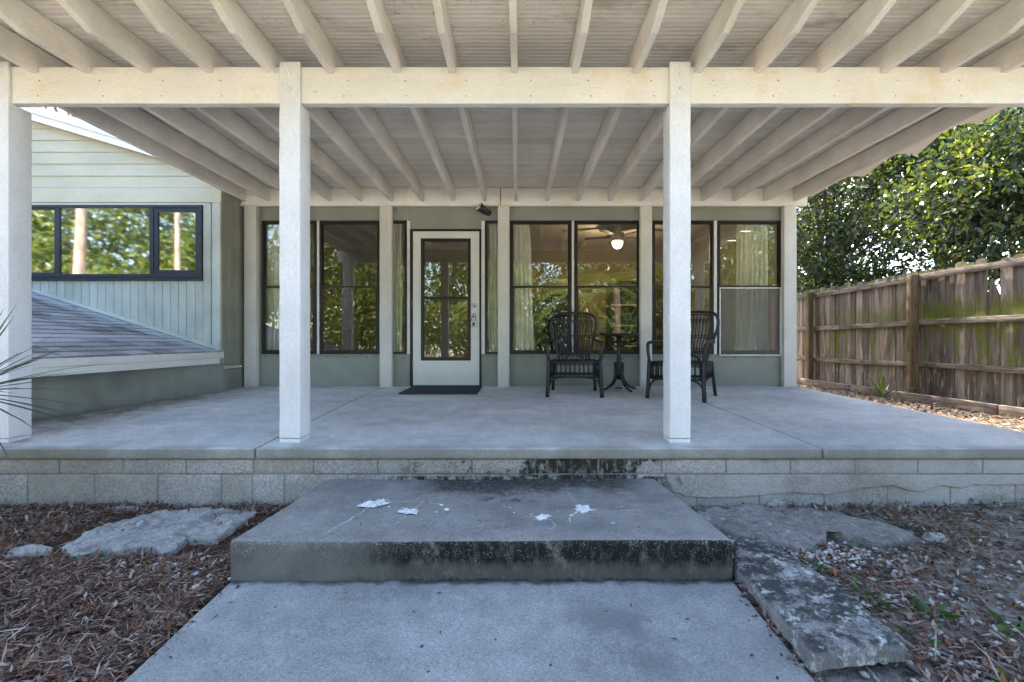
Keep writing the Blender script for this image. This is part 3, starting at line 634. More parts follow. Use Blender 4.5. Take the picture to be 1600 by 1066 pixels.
# rafters
fx = {-9: -3.60, -8: -3.31, -7: -2.955, -6: -2.54, -5: -2.12, -4: -1.70, -3: -1.30, -2: -.85, -1: -.473, 0: -.054, 1: .366, 2: .778, 3: 1.2, 4: 1.61, 5: 2.036, 6: 2.459, 7: 2.873, 8: 3.287, 9: 3.70}
bx = {-9: -3.745, -8: -3.41, -7: -2.995, -6: -2.58, -5: -2.165, -4: -1.75, -3: -1.335, -2: -.92, -1: -.495, 0: -.072, 1: .337, 2: .761, 3: 1.185, 4: 1.61, 5: 2.02, 6: 2.44, 7: 2.863, 8: 3.287, 9: 3.69}
YE = 6.149
for i in range(-9, 10):
    t = .043
    def xx(y): return fx[i] + (bx[i] - fx[i]) * (y - YB) / (6.15 - YB)
    def rtop(y): return rbz(y) + RH - .007
    def rbot(y): return rbz(y) + max(0, (2.68 - y)) * .33
    ys = [2.22, 2.35, 2.5, 2.66, 2.70, 2.9, YB - .003]
    bow = random.uniform(-.006, .006); vs = []
    # side profile with tapered tail and the seat cut over the beam
    prof = [(2.22, rbot(2.22)), (2.45, rbot(2.45)), (2.68, rbz(2.68)), (2.88, rbz(2.88)), (YB - .002, rbz(YB)), (YB - .002, zt + .002), (YB + .068, zt + .002), (YB + .068, rbz(YB + .068)),
            (3.8, rbz(3.8)), (4.5, rbz(4.5)), (5.2, rbz(5.2)), (YE, rbz(YE)), (YE, rtop(YE)), (5.2, rtop(5.2)), (4.5, rtop(4.5)), (3.8, rtop(3.8)), (YB + .068, rtop(YB + .068)), (YB - .002, rtop(YB)), (2.88, rtop(2.88)), (2.68, rtop(2.68)), (2.45, rtop(2.45)), (2.22, rtop(2.22))]
    def wob(y): return xx(y) + bow * math.sin((y - 2.2) * 1.6) + .002 * mnoise.noise(Vector((y * 3, i, 0)))
    A = [(wob(y) - t / 2, y, z + .002 * mnoise.noise(Vector((y * 4, i * 3, 1)))) for y, z in prof]; B = [(p[0] + t, p[1], p[2]) for p in A]; n = len(A)
    # quads between matching top and bottom stations
    pr_ = [(0, 21), (1, 20), (2, 19), (3, 18), (4, 17)]
    fs = []; 
    def strip(off, flip):
        q = []
        pairs = [(0, 21), (1, 20), (2, 19), (3, 18)]
        for k in range(3): q.append((pairs[k][0], pairs[k + 1][0], pairs[k + 1][1], pairs[k][1]))
        q.append((3, 4, 5, 17, 18)); q.append((5, 6, 16, 17)); q.append((6, 7, 16)) if False else None
        q.append((7, 8, 15, 16, 6)); q.append((8, 9, 14, 15)); q.append((9, 10, 13, 14)); q.append((10, 11, 12, 13))
        q = [f for f in q if f]
        return [tuple(v + off for v in (f[::-1] if flip else f)) for f in q]
    fs += strip(0, True) + strip(n, False)
    fs += [(k, (k + 1) % n, n + (k + 1) % n, n + k) for k in range(n)]
    MB().add(A + B, fs).build('rafter', MAT['rafter'], pr, origin=(xx(4.2), 4.2, rbz(4.2)))
# deck planks (beaded boards) across the rafters
PW = .080; y = 2.16; k = 0
saw = [(6.5, 4.02), (6.31, 4.10), (5.62, 3.98), (5.60, 4.22), (4.92, 4.02), (4.90, 4.28), (4.37, 4.05), (4.20, 3.95), (4.18, 4.10), (3.5, 4.12), (3.48, 4.24), (2.1, 4.12)]
deck0 = None
while y < 6.45:
    z = rbz(y) + RH + .002; z2 = rbz(y + PW) + RH + .002; e = .0075
    pf = [(0, .020), (0, .009), (e, 0), (PW / 2 - e, 0), (PW / 2, .009), (PW / 2 + e, 0), (PW - e, 0), (PW, .009), (PW, .020)]
    jit = random.uniform(-.0008, .0008)
    if y > 6.2: xl, xr = -3.84, 3.98
    else: xl, xr = -3.84, 3.98
    A = [(xl, y + a, z + b + jit + (z2 - z) * a / PW) for a, b in pf]; B = [(xr, p[1], p[2]) for p in A]; n = len(A)
    MB().add(A + B, [tuple(range(n))[::-1], tuple(range(n, 2 * n))] + [(i, (i + 1) % n, n + (i + 1) % n, n + i) for i in range(n)]).build('plank', MAT['deck'], pr)
    y += PW; k += 1
# eaves on the right: overlapping stepped boards outside the last rafter
prev = None
tabs = [(6.46, 5.615, 4.13, 4.00), (5.605, 4.915, 4.22, 4.02), (4.905, 4.375, 4.28, 4.05), (4.365, 4.195, 4.05, 3.95), (4.185, 3.50, 4.20, 4.06), (3.49, 2.85, 4.26, 4.08), (2.84, 2.16, 4.26, 4.08)]
for (ya, yb_, xa, xb) in tabs:
    x0 = 3.722; za = rbz(ya) + RH - .028; zb_ = rbz(yb_) + RH - .028
    MB().hexa([(x0, yb_, zb_), (xb, yb_, zb_), (xa, ya, za), (x0, ya, za)], [(x0, yb_, zb_ + .024), (xb, yb_, zb_ + .024), (xa, ya, za + .024), (x0, ya, za + .024)]).build('eave_board', MAT['beam'], pr, bevel=.003)
# roofing above the planks
MB().hexa([(-3.9, 2.14, rbz(2.14) + RH + .021), (4.0, 2.14, rbz(2.14) + RH + .021), (4.0, 6.55, rbz(6.55) + RH + .021), (-3.9, 6.55, rbz(6.55) + RH + .021)],
          [(-3.9, 2.14, rbz(2.14) + RH + .05), (4.0, 2.14, rbz(2.14) + RH + .05), (4.0, 6.55, rbz(6.55) + RH + .05), (-3.9, 6.55, rbz(6.55) + RH + .05)]).build('roofing_sheet', MAT['roofing'], pr)

# ================================================================== HOUSE (back wall with windows, door, room)
WY = 6.25
house = empty('house', (0, WY + .1, 0)); tag(house, 'sage green house with white door and tall black framed windows behind the patio', 'house')
def hx(px): return PX(px, WY)
def hz(py): return PZ(py, WY)
wins = [  # x0,x1,midrail, y0,y1
    (409, 495, True), (499.5, 594, True), (600, 635.7, False), (757.8, 789, False), (796.5, 893, True), (897.3, 1001, True), (1018.5, 1115, True), (1120.5, 1221, True)]
wy0, wy1 = 345, 553.5
zf = floor_z(WY) - .02
def wallp(x0, x1, z0, z1, mat='wallgreen', y0=WY, y1=WY + .10): return MB().box(x0, x1, y0, y1, z0, z1).build('wall_panel', MAT[mat], house, bevel=.002)
XL, XR = -3.80, hx(1234)
zsil, zhead = hz(wy1), hz(wy0)
ztopw = zt2 + .35
# panels under and over the windows
xs_under = [XL, hx(602), hx(641)]
for a, b in ((XL, hx(602.5)), (hx(602.8), hx(640.8)), (hx(752.2), hx(786)), (hx(786.3), hx(1010)), (hx(1010.3), XR)):
    wallp(a, b, zf, zsil)
wallp(XL, hx(640.8), zhead, ztopw); wallp(hx(752.2), XR, zhead, ztopw); wallp(hx(641), hx(752), hz(358.2), ztopw)
# strips between the windows
def strip_(a, b): wallp(hx(a), hx(b), zsil + .001, zhead - .001, 'trimwhite' if (b - a) < 8 else 'wallgreen', WY - .004, WY + .10)
strip_(381, 408.8); strip_(495.2, 499.3); strip_(594.2, 599.8); strip_(636, 640.8); strip_(752.2, 757.5); strip_(789.2, 796.3); strip_(893.2, 897.1); strip_(1001.2, 1018.3); strip_(1115.2, 1120.3); strip_(1221.2, 1234)
def frame_ring(x0, x1, z0, z1, t, y0, y1, mb=None):
    mb = mb or MB()
    mb.box(x0, x0 + t, y0, y1, z0, z1); mb.box(x1 - t, x1, y0, y1, z0, z1)
    mb.box(x0 + t, x1 - t, y0, y1, z0, z0 + t); mb.box(x0 + t, x1 - t, y0, y1, z1 - t, z1); return mb
for (a, b, mid) in wins:
    x0, x1 = hx(a), hx(b); t = .032
    wob = frame_ring(x0, x1, zsil, zhead, t, WY - .014, WY + .05).build('window', MAT['frame'], house, bevel=.003)
    if mid:
        zm = hz(448.5)
        frame_ring(x0 + t + .001, x1 - t - .001, zm - .014, zhead - t - .001, .014, WY + .008, WY + .034).build('sash', MAT['frame'], wob)
        frame_ring(x0 + t + .001, x1 - t - .001, zsil + t + .001, zm + .014, .022, WY - .008, WY + .006).build('sash', MAT['frame'], wob)
        MB().box(x0 + t + .013, x1 - t - .013, WY + .018, WY + .022, zm, zhead - t - .013).build('pane', MAT['glass'], wob)
        MB().box(x0 + t + .02, x1 - t - .02, WY - .003, WY + .001, zsil + t + .02, zm - .006).build('pane', MAT['glass'], wob)
    else:
        MB().box(x0 + t - .002, x1 - t + .002, WY + .010, WY + .014, zsil + t - .002, zhead - t + .002).build('pane', MAT['glass'], wob)
    MB().box(x0 - .01, x1 + .01, WY - .022, WY - .0145, zsil - .02, zsil - .002).build('sill', MAT['wallgreen'], wob)
    if a == 1120.5:
        frame_ring(hx(1123), hx(1219), hz(556), hz(449.5), .016, WY - .030, WY - .016).build('screen_frame', MAT['whitemetal'], wob, bevel=.002)
        MB().box(hx(1124.5), hx(1217.5), WY - .0235, WY - .0225, hz(555), hz(450.5)).build('screen', MAT['screen'], wob)
# door
dj = MB(); x0, x1, z1 = hx(641), hx(752), hz(358.4)
dj.box(x0, x0 + .030, WY - .02, WY + .09, zf, z1); dj.box(x1 - .026, x1, WY - .02, WY + .09, zf, z1); dj.box(x0 + .03, x1 - .026, WY - .02, WY + .09, z1 - .03, z1)
dj.build('door_frame', MAT['frame'], house, bevel=.003)
MB().box(x0 + .031, x1 - .027, WY - .035, WY + .09, zf, floor_z(WY) + .012).build('threshold', MAT['darkseal'], house, bevel=.003)
lx0, lx1, lz0, lz1 = hx(645.6), hx(749), floor_z(WY) + .016, hz(362)
gx0, gx1, gz0, gz1 = hx(658), hx(735.8), hz(563.5), hz(373)
door = MB()
door.box(lx0, gx0, WY - .012, WY + .03, lz0, lz1); door.box(gx1, lx1, WY - .012, WY + .03, lz0, lz1); door.box(gx0, gx1, WY - .012, WY + .03, lz0, gz0); door.box(gx0, gx1, WY - .012, WY + .03, gz1, lz1)
door = door.build('door', MAT['doorwhite'], house)
frame_ring(gx0, gx1, gz0, gz1, .042, WY - .020, WY + .032).build('glass_frame', MAT['frame'], door, bevel=.003)
zm = hz(465.7); MB().box(gx0 + .042, gx1 - .042, WY - .014, WY + .01, zm - .018, zm + .018).build('glazing_bar', MAT['frame'], door, bevel=.002)
MB().box(gx0 + .04, gx1 - .04, WY + .004, WY + .008, zm + .016, gz1 - .04).build('pane', MAT['doorglass'], door)
MB().box(gx0 + .04, gx1 - .04, WY - .004, WY + .0, gz0 + .04, zm - .016).build('pane', MAT['doorglass'], door)
MB().lathe([(.006, -.022), (.018, -.02), (.024, -.012), (.026, -.002), (.028, 0)], (hx(741.3), WY - .0125, hz(477)), 20, 'y').build('deadbolt', MAT['metal'], door)
MB().lathe([(.004, -.052), (.018, -.05), (.022, -.04), (.018, -.028), (.01, -.022), (.012, -.008), (.026, -.004), (.028, 0)], (hx(741), WY - .0125, hz(493)), 20, 'y').build('door_knob', MAT['metal'], door)
for z in (lz0 + .25, lz0 + 1.05, lz1 - .22): MB().box(lx0 - .004, lx0 + .012, WY - .018, WY - .0125, z, z + .09).build('hinge', MAT['metal'], door)
lb = empty('key_lockbox', (hx(741), WY - .05, hz(511))); tag(lb, 'small black and grey key lockbox hanging from the white door knob', 'lockbox')
MB().box(hx(741) - .033, hx(741) + .033, WY - .072, WY - .036, hz(511), hz(502)).build('box_body', MAT['metal'], lb, bevel=.006, seg=2)
MB().box(hx(741) - .018, hx(741) + .018, WY - .077, WY - .0725, hz(509.5), hz(504)).build('dial_panel', MAT['blackplastic'], lb, bevel=.002)
MB().tube(curve([(hx(741) - .022, WY - .054, hz(502.4)), (hx(741) - .026, WY - .054, hz(497)), (hx(741), WY - .056, hz(490.5)), (hx(741) + .026, WY - .054, hz(497)), (hx(741) + .022, WY - .054, hz(502.4))], 6), .005).build('shackle', MAT['blackplastic'], lb)
# outlet cover
ob = empty('outlet_cover', (hx(1118), WY, hz(594))); tag(ob, 'painted outdoor socket cover low on the green wall behind the right chair', 'socket')
MB().box(hx(1118) - .035, hx(1118) + .035, WY - .012, WY - .0005, hz(595), hz(583)).build('cover_plate', MAT['wallgreen'], ob, bevel=.003)
MB().box(hx(1118) - .018, hx(1118) + .018, WY - .018, WY - .0125, hz(593), hz(589.5)).build('flap', MAT['wallgreen'], ob, bevel=.002)
MB().box(hx(1118) - .018, hx(1118) + .018, WY - .018, WY - .0125, hz(588.5), hz(585)).build('flap', MAT['wallgreen'], ob, bevel=.002)
# screw heads of the wall panels
sc = MB()
for a in (417, 450, 512, 545, 577, 645 - 10, 830, 870, 930, 970, 1060, 1135, 1150, 1183):
    sc.lathe([(.002, -.006), (.008, -.004), (.009, 0)], (hx(a + random.uniform(-4, 4)), WY - .0005, hz(558.5 + random.uniform(-1, 2))), 8, 'y')
o = sc.build('screw_heads', MAT['frame'], house); o['kind'] = 'stuff'
# house body: side walls, roof, room
MB().box(XR, XR + .10, WY + .05, 11.2, -.4, ztopw).build('side_wall', MAT['sidewall'], house)
MB().box(XL, XR + .1, 11.0, 11.2, -.4, ztopw).build('rear_wall', MAT['inwall'], house)
MB().box(XL - .1, XL, 6.36, 11.0, -.4, ztopw).build('side_wall', MAT['inwall'], house)
MB().box(XL, XR, WY + .101, 11.0, -.4, floor_z(WY) - .01).build('room_floor', MAT['infloor'], house)
MB().box(XL, XR, WY + .101, 11.0, 2.76, 2.86).build('room_ceiling', MAT['inceil'], house)
MB().box(XL + .001, XR - .001, 10.55, 10.99, -.0, 2.755).build('room_wall', MAT['inwall'], house)
MB().prism([(-4.0, 6.0, 2.98), (-4.0, 8.9, 4.1), (-4.0, 11.7, 2.98), (-4.0, 11.7, 2.86), (-4.0, 6.0, 2.87)], (8.0, 0, 0)).build('roof', MAT['roofing'], house)
# room contents
t = empty('cabinet', (.80, 10.3, 0)); tag(t, 'tall dark cabinet against the tan wall inside the room behind the left chair', 'cabinet')
MB().box(.46, 1.14, 10.1, 10.54, -.0, 1.66).build('carcass', MAT['darkwood'], t, bevel=.01)
MB().box(.47, .795, 10.08, 10.098, .08, 1.62).build('cabinet_door', MAT['darkwood'], t, bevel=.004); MB().box(.805, 1.13, 10.08, 10.098, .08, 1.62).build('cabinet_door', MAT['darkwood'], t, bevel=.004)
t = empty('dark_box', (2.3, 10.3, 0)); tag(t, 'dark box inside the room to the right of the lit ceiling fan', 'wall unit')  # near-black box put in for a dark patch behind the glass
MB().box(1.95, 2.9, 10.0, 10.54, -.0, 1.95).build('carcass', MAT['darkwood'], t, bevel=.01)
for z in (.5, .95, 1.4): MB().box(1.97, 2.88, 9.98, 9.999, z, z + .03).build('front_strip', MAT['inceil'], t)
fan = empty('ceiling_fan', (1.79, 8.5, 2.76)); tag(fan, 'ceiling fan with lit lamp bowl seen through the window above the left chair', 'ceiling fan')
MB().lathe([(.05, -.28), (.11, -.26), (.12, -.20), (.12, -.12), (.07, -.10), (.07, -.001)], (1.79, 8.5, 2.76), 24).build('motor_housing', MAT['inceil'], fan)
MB().lathe([(.004, -.41), (.05, -.40), (.09, -.36), (.105, -.30), (.105, -.285)], (1.79, 8.5, 2.76), 24).build('lamp_bowl', MAT['lamp'], fan)
for k in range(5):
    a = k * 2 * math.pi / 5 + .3; c, s = math.cos(a), math.sin(a); d = Vector((c, s, 0)); n_ = Vector((-s, c, .12)).normalized() * .06; o0 = Vector((1.79, 8.5, 2.57))
    q = [o0 + d * .13 - n_ * .6, o0 + d * .62 - n_, o0 + d * .62 + n_, o0 + d * .13 + n_ * .6]
    MB().hexa(q, [v + Vector((0, 0, .008)) for v in q]).build('blade', MAT['darkwood'], fan)
pl = bpy.data.lights.new('fan_lamp', 'POINT'); pl.energy = 7; pl.color = (1, .72, .42); pl.shadow_soft_size = .01; plo = bpy.data.objects.new('fan_lamp', pl); COL.objects.link(plo); plo.location = (0, 0, -.46); plo.parent = fan
def curtain_obj(xa, xb, zt_, zb_, y, waves, label, flare=1.0, lean=0):
    vs = []; n = waves * 14; H = 14
    for j in range(H + 1):
        v = j / H; z = zt_ + (zb_ - zt_) * v; g = 1 + (flare - 1) * v; cxm = (xa + xb) / 2 + lean * v
        for i in range(n + 1):
            u = i / n; x = cxm + (xb - xa) * (u - .5) * g + .008 * math.sin(9 * v + i); vs.append((x, y + (.028 + .015 * v) * math.sin(u * waves * 2 * math.pi + .6 * math.sin(u * 9)) , z))
    fs = [(j * (n + 1) + i, j * (n + 1) + i + 1, (j + 1) * (n + 1) + i + 1, (j + 1) * (n + 1) + i) for j in range(H) for i in range(n)]
    o = MB().add(vs, fs, True).build('curtain', MAT['curtain'], None); m = o.modifiers.new('s', 'SOLIDIFY'); m.thickness = .003
    tag(o, label, 'curtain', 'curtains inside the patio windows'); return o
cy = 6.39
def cxp(px): return PX(px, cy)
curtain_obj(cxp(1152), cxp(1198), 2.45, .12, cy, 6, 'pale full length curtain in the rightmost window beside the white framed screen', 1.12)
curtain_obj(cxp(800), cxp(826), 2.45, .10, cy, 4, 'pale curtain just right of the third back post, behind the window beside the door', 1.35, .06)
curtain_obj(cxp(416), cxp(440), 2.45, .1, cy, 3, 'pale curtain in the leftmost window beside the first back post', 1.2)
curtain_obj(cxp(612), cxp(628), 2.45, .1, cy, 3, 'pale curtain in the narrow window left of the white door', 1.1)
curtain_obj(cxp(764), cxp(782), 2.45, .1, cy, 3, 'pale curtain in the narrow window right of the white door', 1.1)
# floodlight over the door
fl = empty('floodlight', (hx(760), WY, hz(330))); tag(fl, 'small black floodlight under the beam above the right corner of the door', 'floodlight')
MB().lathe([(.042, -.022), (.042, -.001), (.03, 0)], (hx(763), WY, hz(333)), 16, 'y').build('wall_plate', MAT['blackplastic'], fl)
MB().tube([(hx(763), WY - .02, hz(333)), (hx(762), WY - .07, hz(334)), (hx(759), WY - .10, hz(335))], .014).build('arm', MAT['blackplastic'], fl)
c0 = Vector((hx(763), WY - .09, hz(336.5))); c1 = Vector((hx(750), WY - .17, hz(328.5))); 
MB().tube([c0, c0.lerp(c1, .15), c0.lerp(c1, .45), c0.lerp(c1, .75), c1], [.02, .045, .05, .055, .062], 16).build('lamp_head', MAT['blackplastic'], fl)
d = (c1 - c0).normalized(); MB().tube([c1 + d * .001, c1 + d * .006], [.054, .05], 16).build('lens', MAT['lens'], fl)
# doormat
dm = rough_block(-1.47, -.53, 5.42, 6.14, 0, .014, .004, .06, .002, 8, warp=lambda p: Vector((p.x, p.y, p.z + floor_z(p.y) + .003))).build('doormat', MAT['mat']); tag(dm, 'dark grey rectangular doormat lying in front of the white door', 'doormat')

# ================================================================== SIDE WING (gable wall, window, low shingled roof)
GY = 5.75
wing = empty('house_wing', (-5.5, GY, 0)); tag(wing, 'pale green house wing with navy framed window above a low shingled roof at the left', 'house wing')
gx = lambda px: PX(px, GY)
gzz = lambda py: PZ(py, GY)
WX = gx(345)                          # corner
XF = PX(347, GY)                      # fascia line
zft = gzz(550); slope = .3147
def rline(x): return zft + .012 + (XF - x) * slope          # low roof surface
rk = .298
def rake_z(x): return gzz(253) + (gx(262) - x) * rk      # underside of rake at wall
XLft = -9.6; XPK = -7.4
def rake(x): return rake_z(x) if x > XPK else rake_z(2 * XPK - x)
# backing wall
MB().prism([(WX - .005, GY + .02, -.4), (WX - .005, GY + .02, rake(WX) - .02), (XPK, GY + .02, rake(XPK) - .02), (-11, GY + .02, rake(-11) - .02), (-11, GY + .02, -.4)], (0, .12, 0)).build('wall', MAT['sidingv'], wing)
MB().box(-11, -10.9, GY + .15, 11, -.4, 2.4).build('side_wall', MAT['siding'], wing)
# lap boards
ys = [316.8, 294.0, 275.4, 256.5, 238, 219.7, 201.5, 183.5, 165, 147, 129, 111]
for k in range(len(ys) - 1):
    z0, z1 = gzz(ys[k]), gzz(ys[k + 1]) + (.006 if k else 0)
    th = .030 if k == 0 else .024
    xr = WX + .004
    zz = z1
    # trim right end to the rake
    def xr_at(z): return min(xr, gx(262) - (z - gzz(253)) / rk)
    a0, a1 = xr_at(z0), xr_at(z1)
    lo = max(-10.9, 2 * XPK - a1)
    if a1 < XPK: break
    y0b, y0t = GY - th + .02, GY + .008 - (.012 if k == 0 else 0)
    MB().hexa([(lo, y0b, z0 + .003), (a0, y0b, z0 + .003), (a0, GY + .019, z0 + .003), (lo, GY + .019, z0 + .003)], [(lo, y0t, z1), (a1, y0t, z1), (a1, GY + .019, z1), (lo, GY + .019, z1)]).build('siding_board', MAT['siding'], wing)
# rake board and roof
def rk_piece(name, y0, y1, dz0, dz1, mat, xa, xb):
    MB().hexa([(xa, y0, rake(xa) + dz0), (xb, y0, rake(xb) + dz0), (xb, y1, rake(xb) + dz0), (xa, y1, rake(xa) + dz0)], [(xa, y0, rake(xa) + dz1), (xb, y0, rake(xb) + dz1), (xb, y1, rake(xb) + dz1), (xa, y1, rake(xa) + dz1)]).build(name, mat, wing)
rk_piece('rake_board', GY - .10, GY - .06, 0.0, .125, MAT['rake'], XPK, -3.72)
rk_piece('rake_trim', GY - .13, GY - .101, .085, .155, MAT['rake'], XPK, -3.72)
rk_piece('rake_board', GY - .10, GY - .06, 0.0, .125, MAT['rake'], -11.2, XPK)
rk_piece('roof', GY - .12, 11.5, .156, .19, MAT['rake'], XPK, -3.70); rk_piece('roof', GY - .12, 11.5, .156, .19, MAT['rake'], -11.3, XPK)
rk_piece('soffit', GY - .06, GY + .02, .0, .02, MAT['siding'], XPK, -3.74)
# vertical boards below the window
gv = [180 - 45 * 3, 180 - 90, 180 - 45] + [180, 225, 270, 315, 360, 405, 450, 495, 540, 587, 632, 677, 722, 767, 810, 855, 903, 947, 990, 1035, 1083, 1127]
bxs = [u / 3.5525 for u in gv]; zw0 = gzz(438.7)
for a, b in zip(bxs, bxs[1:]):
    xa, xb = gx(a) + .003, gx(b) - .003
    MB().box(xa, xb, GY + random.uniform(-.001, .001), GY + .019, rline(xb) - .05, zw0).build('board', MAT['sidingv'], wing, bevel=.0015)
for a, b, dy in ((317.8, 329.7, -.006), (330.2, 333.3, .004), (333.8, 345.4, -.016)):
    MB().box(gx(a), gx(b), GY + dy, GY + .0195, rline(gx(b)) - .04 if b < 345 else zft - .05, gzz(317.2)).build('corner_board', MAT['sidingv'], wing, bevel=.002)
MB().box(gx(-120), gx(329.7), GY - .004, GY + .0185, gzz(321), gzz(317.2)).build('head_trim', MAT['siding'], wing)
MB().hexa([(gx(339), GY - .03, zft - .02), (gx(348), GY - .03, zft - .02), (gx(348), GY + .02, zft - .02), (gx(339), GY + .02, zft - .02)], [(gx(336), GY - .03, zft + .10), (gx(344.5), GY - .025, zft + .13), (gx(345), GY + .02, zft + .13), (gx(336), GY + .02, zft + .10)]).build('kick_trim', MAT['sidingv'], wing)
# side wall of the wing towards the house: vertical boards
yb = GY + .021
while yb < 6.24:
    MB().box(WX - .02, WX + random.uniform(-.002, .002), yb + .002, min(yb + .088, 6.24), gzz(572), gzz(300) if yb < 5.9 else gzz(296)).build('board', MAT['sidewall'], wing, bevel=.002); yb += .09
MB().box(WX - .02, WX + .018, GY + .022, 6.24, gzz(303), gzz(297)).build('trim', MAT['sidewall'], wing)
MB().box(WX - .03, WX + .035, GY + .02, 6.14, gzz(577), gzz(572.5)).build('ledge', MAT['siding'], wing, bevel=.004)
MB().box(WX - .14, WX - .021, 6.0, 6.249, -.4, 2.75).build('leak_filler', MAT['sidewall'], wing)  # two boxes added to stop light leaking through the corner gap
MB().box(WX - .02, WX - .001, 6.17, 6.249, -.4, 2.6).build('leak_filler', MAT['sidewall'], wing)
# window
wf = MB(); X0, X1, Z0, Z1 = gx(-60), gx(317.4), gzz(438.6), gzz(321.2)
frame_ring(X0, X1, Z0, Z1, .036, GY - .03, GY + .02, wf)
wf.box(X0 + .036, X1 - .036, GY - .034, GY + .02, Z0 + .036, Z0 + .08)
wf.box(gx(89.5), gx(96), GY - .026, GY + .02, Z0 + .08, Z1 - .036); wf.box(gx(235.6), gx(242), GY - .026, GY + .02, Z0 + .08, Z1 - .036)
wf = wf.build('window', MAT['navyframe'], wing, bevel=.003)
for a, b in ((242.2, 312.9), (-54, 89.3)):
    frame_ring(gx(a), gx(b), Z0 + .081, Z1 - .037, .05 if a > 0 else .02, GY - .018, GY + .005).build('sash', MAT['navyframe'], wf, bevel=.002)
    MB().box(gx(a) + .015, gx(b) - .015, GY - .004, GY + .0, Z0 + .095, Z1 - .05).build('pane', MAT['wingglass'], wf)
MB().box(gx(96) - .002, gx(235.6) + .002, GY - .010, GY - .006, Z0 + .078, Z1 - .034).build('pane', MAT['wingglass'], wf)
MB().box(X0, X1, GY + .3, GY + .32, -.4, 2.2).build('dark_backing', MAT['darkwood'], wing)  # near-black sheet set behind the wing window
# low roof: shingles in courses, running in depth along the eave
exp_, L_ = .135, 2.62; cs = 1 / math.sqrt(1 + slope * slope); Y0r, Y1r = 3.12, GY - .003
zdeck = MB().prism([(XF - .01, Y0r, zft - .004), (XF - 3.2, Y0r, zft - .004 + 3.2 * slope), (XF - 3.2, Y0r, zft - .05 + 3.2 * slope), (XF - .01, Y0r, zft - .05)], (0, Y1r - Y0r, 0)).build('roof_deck', MAT['darkwood'], wing)
shm = {}
for c in range(18):
    y = Y0r - (c % 3) * .105
    u0 = c * exp_ * cs
    while y < Y1r:
        ya, yb_ = max(y, Y0r), min(y + .312, Y1r)
        if yb_ - ya > .03 and (XF - u0) * F / yb_ + CX > -12:
            xa = XF - u0 + .012 + random.uniform(-.003, .003); xb = xa - (exp_ + .04) * cs
            f0 = zft + (XF - xa) * slope; f1 = zft + (XF - xb) * slope
            lift = .013 + random.uniform(0, .005)
            MB().hexa([(xb, ya, f1 + .001), (xa, ya, f0 + lift - .011), (xa, yb_ - .004, f0 + lift - .011), (xb, yb_ - .004, f1 + .001)], [(xb, ya, f1 + .005), (xa, ya, f0 + lift), (xa, yb_ - .004, f0 + lift), (xb, yb_ - .004, f1 + .005)]).build('shingle', MAT['shingle'], wing)
        y += .315
# flashing where the roof meets the wall
MB().hexa([(XF - 3.0, GY - .06, rline(XF - 3.0) + .006), (XF + .0, GY - .06, rline(XF) + .006), (XF, GY - .002, rline(XF) + .006), (XF - 3.0, GY - .002, rline(XF - 3.0) + .006)], [(XF - 3.0, GY - .06, rline(XF - 3.0) + .010), (XF + .0, GY - .06, rline(XF) + .010), (XF, GY - .002, rline(XF) + .035), (XF - 3.0, GY - .002, rline(XF - 3.0) + .035)]).build('flashing', MAT['sidingv'], wing)
# fascia in two steps, wall under the eave
rough_block(XF - .03, XF, Y0r, GY + .02, gzz(568), zft - .075, .004, .15, .002, 3, bottom=True).build('fascia', MAT['trimwhite'], wing)
rough_block(XF - .03, XF + .012, Y0r, GY + .02, zft - .074, zft - .001, .004, .15, .002, 3, bottom=True).build('fascia', MAT['trimwhite'], wing)
def lowwall(x0, y0, x1, y1, zt_):
    a, b = Vector((x0, y0, 0)), Vector((x1, y1, 0)); n_ = Vector((-(b - a).y, (b - a).x, 0)).normalized() * .12; Z = Vector((0, 0, 1))
    MB().hexa([a - Z * .5, b - Z * .5, b + n_ - Z * .5, a + n_ - Z * .5], [a + Z * zt_, b + Z * zt_, b + n_ + Z * zt_, a + n_ + Z * zt_]).build('base_wall', MAT['stucco'], wing)
lowwall(-4.17, 3.12, WX + .022, GY, gzz(560)); lowwall(WX + .022, GY, WX + .022, 6.16, gzz(578))
MB().box(-4.18, XF - .035, Y0r, GY, gzz(566), gzz(564)).build('soffit', MAT['trimwhite'], wing)
MB().box(-10, -4.17, 3.12, 3.2, -.5, .3).build('wall', MAT['stucco'], wing)

# ================================================================== FENCE
fen = empty('wooden_fence', (5.8, 7, -.17)); tag(fen, 'weathered mossy wooden picket fence with three rails along the right side of the patio', 'fence')
FX = 5.86
for yy in (2.0, 4.35, 6.72, 9.12, 11.5):
    rough_block(FX - .135, FX - .035, yy - .05, yy + .05, -.3, 1.60 if yy > 5 else 1.6, .008, .12, .004, 8).build('fence_post', MAT['fpost'], fen)
y = 1.2; k = 0
ztop0 = 1.66
while y < 12.2:
    w_ = random.choice([.125, .13, .138, .14]); g = random.choice([.003, .005, .007, .009]) if y > 4.5 else .004
    top = ztop0 + random.uniform(-.03, .03); lean = random.uniform(-.003, .003); bot = -.19 + random.uniform(-.02, .02); dx = random.uniform(-.002, .012)
    broken = 5.50 < y < 5.62
    ze = top - (.42 if broken else 0)
    a, b = y, y + w_; ear = .028; th = .017
    if not broken: prof = [(a, bot), (b, bot), (b + lean, ze - ear), (b - ear + lean, ze), (a + ear + lean, ze), (a + lean, ze - ear)]
    else: prof = [(a, bot), (b, bot), (b + lean, ze), (b - .05, ze + .17), (a + .03, ze + .02), (a, ze - .05)]
    mb = MB(); A = [(FX + dx, p[0], p[1]) for p in prof]; mb.prism(A, (th, 0, 0)); mb.build('picket', MAT['fence'], fen); y += w_ + g
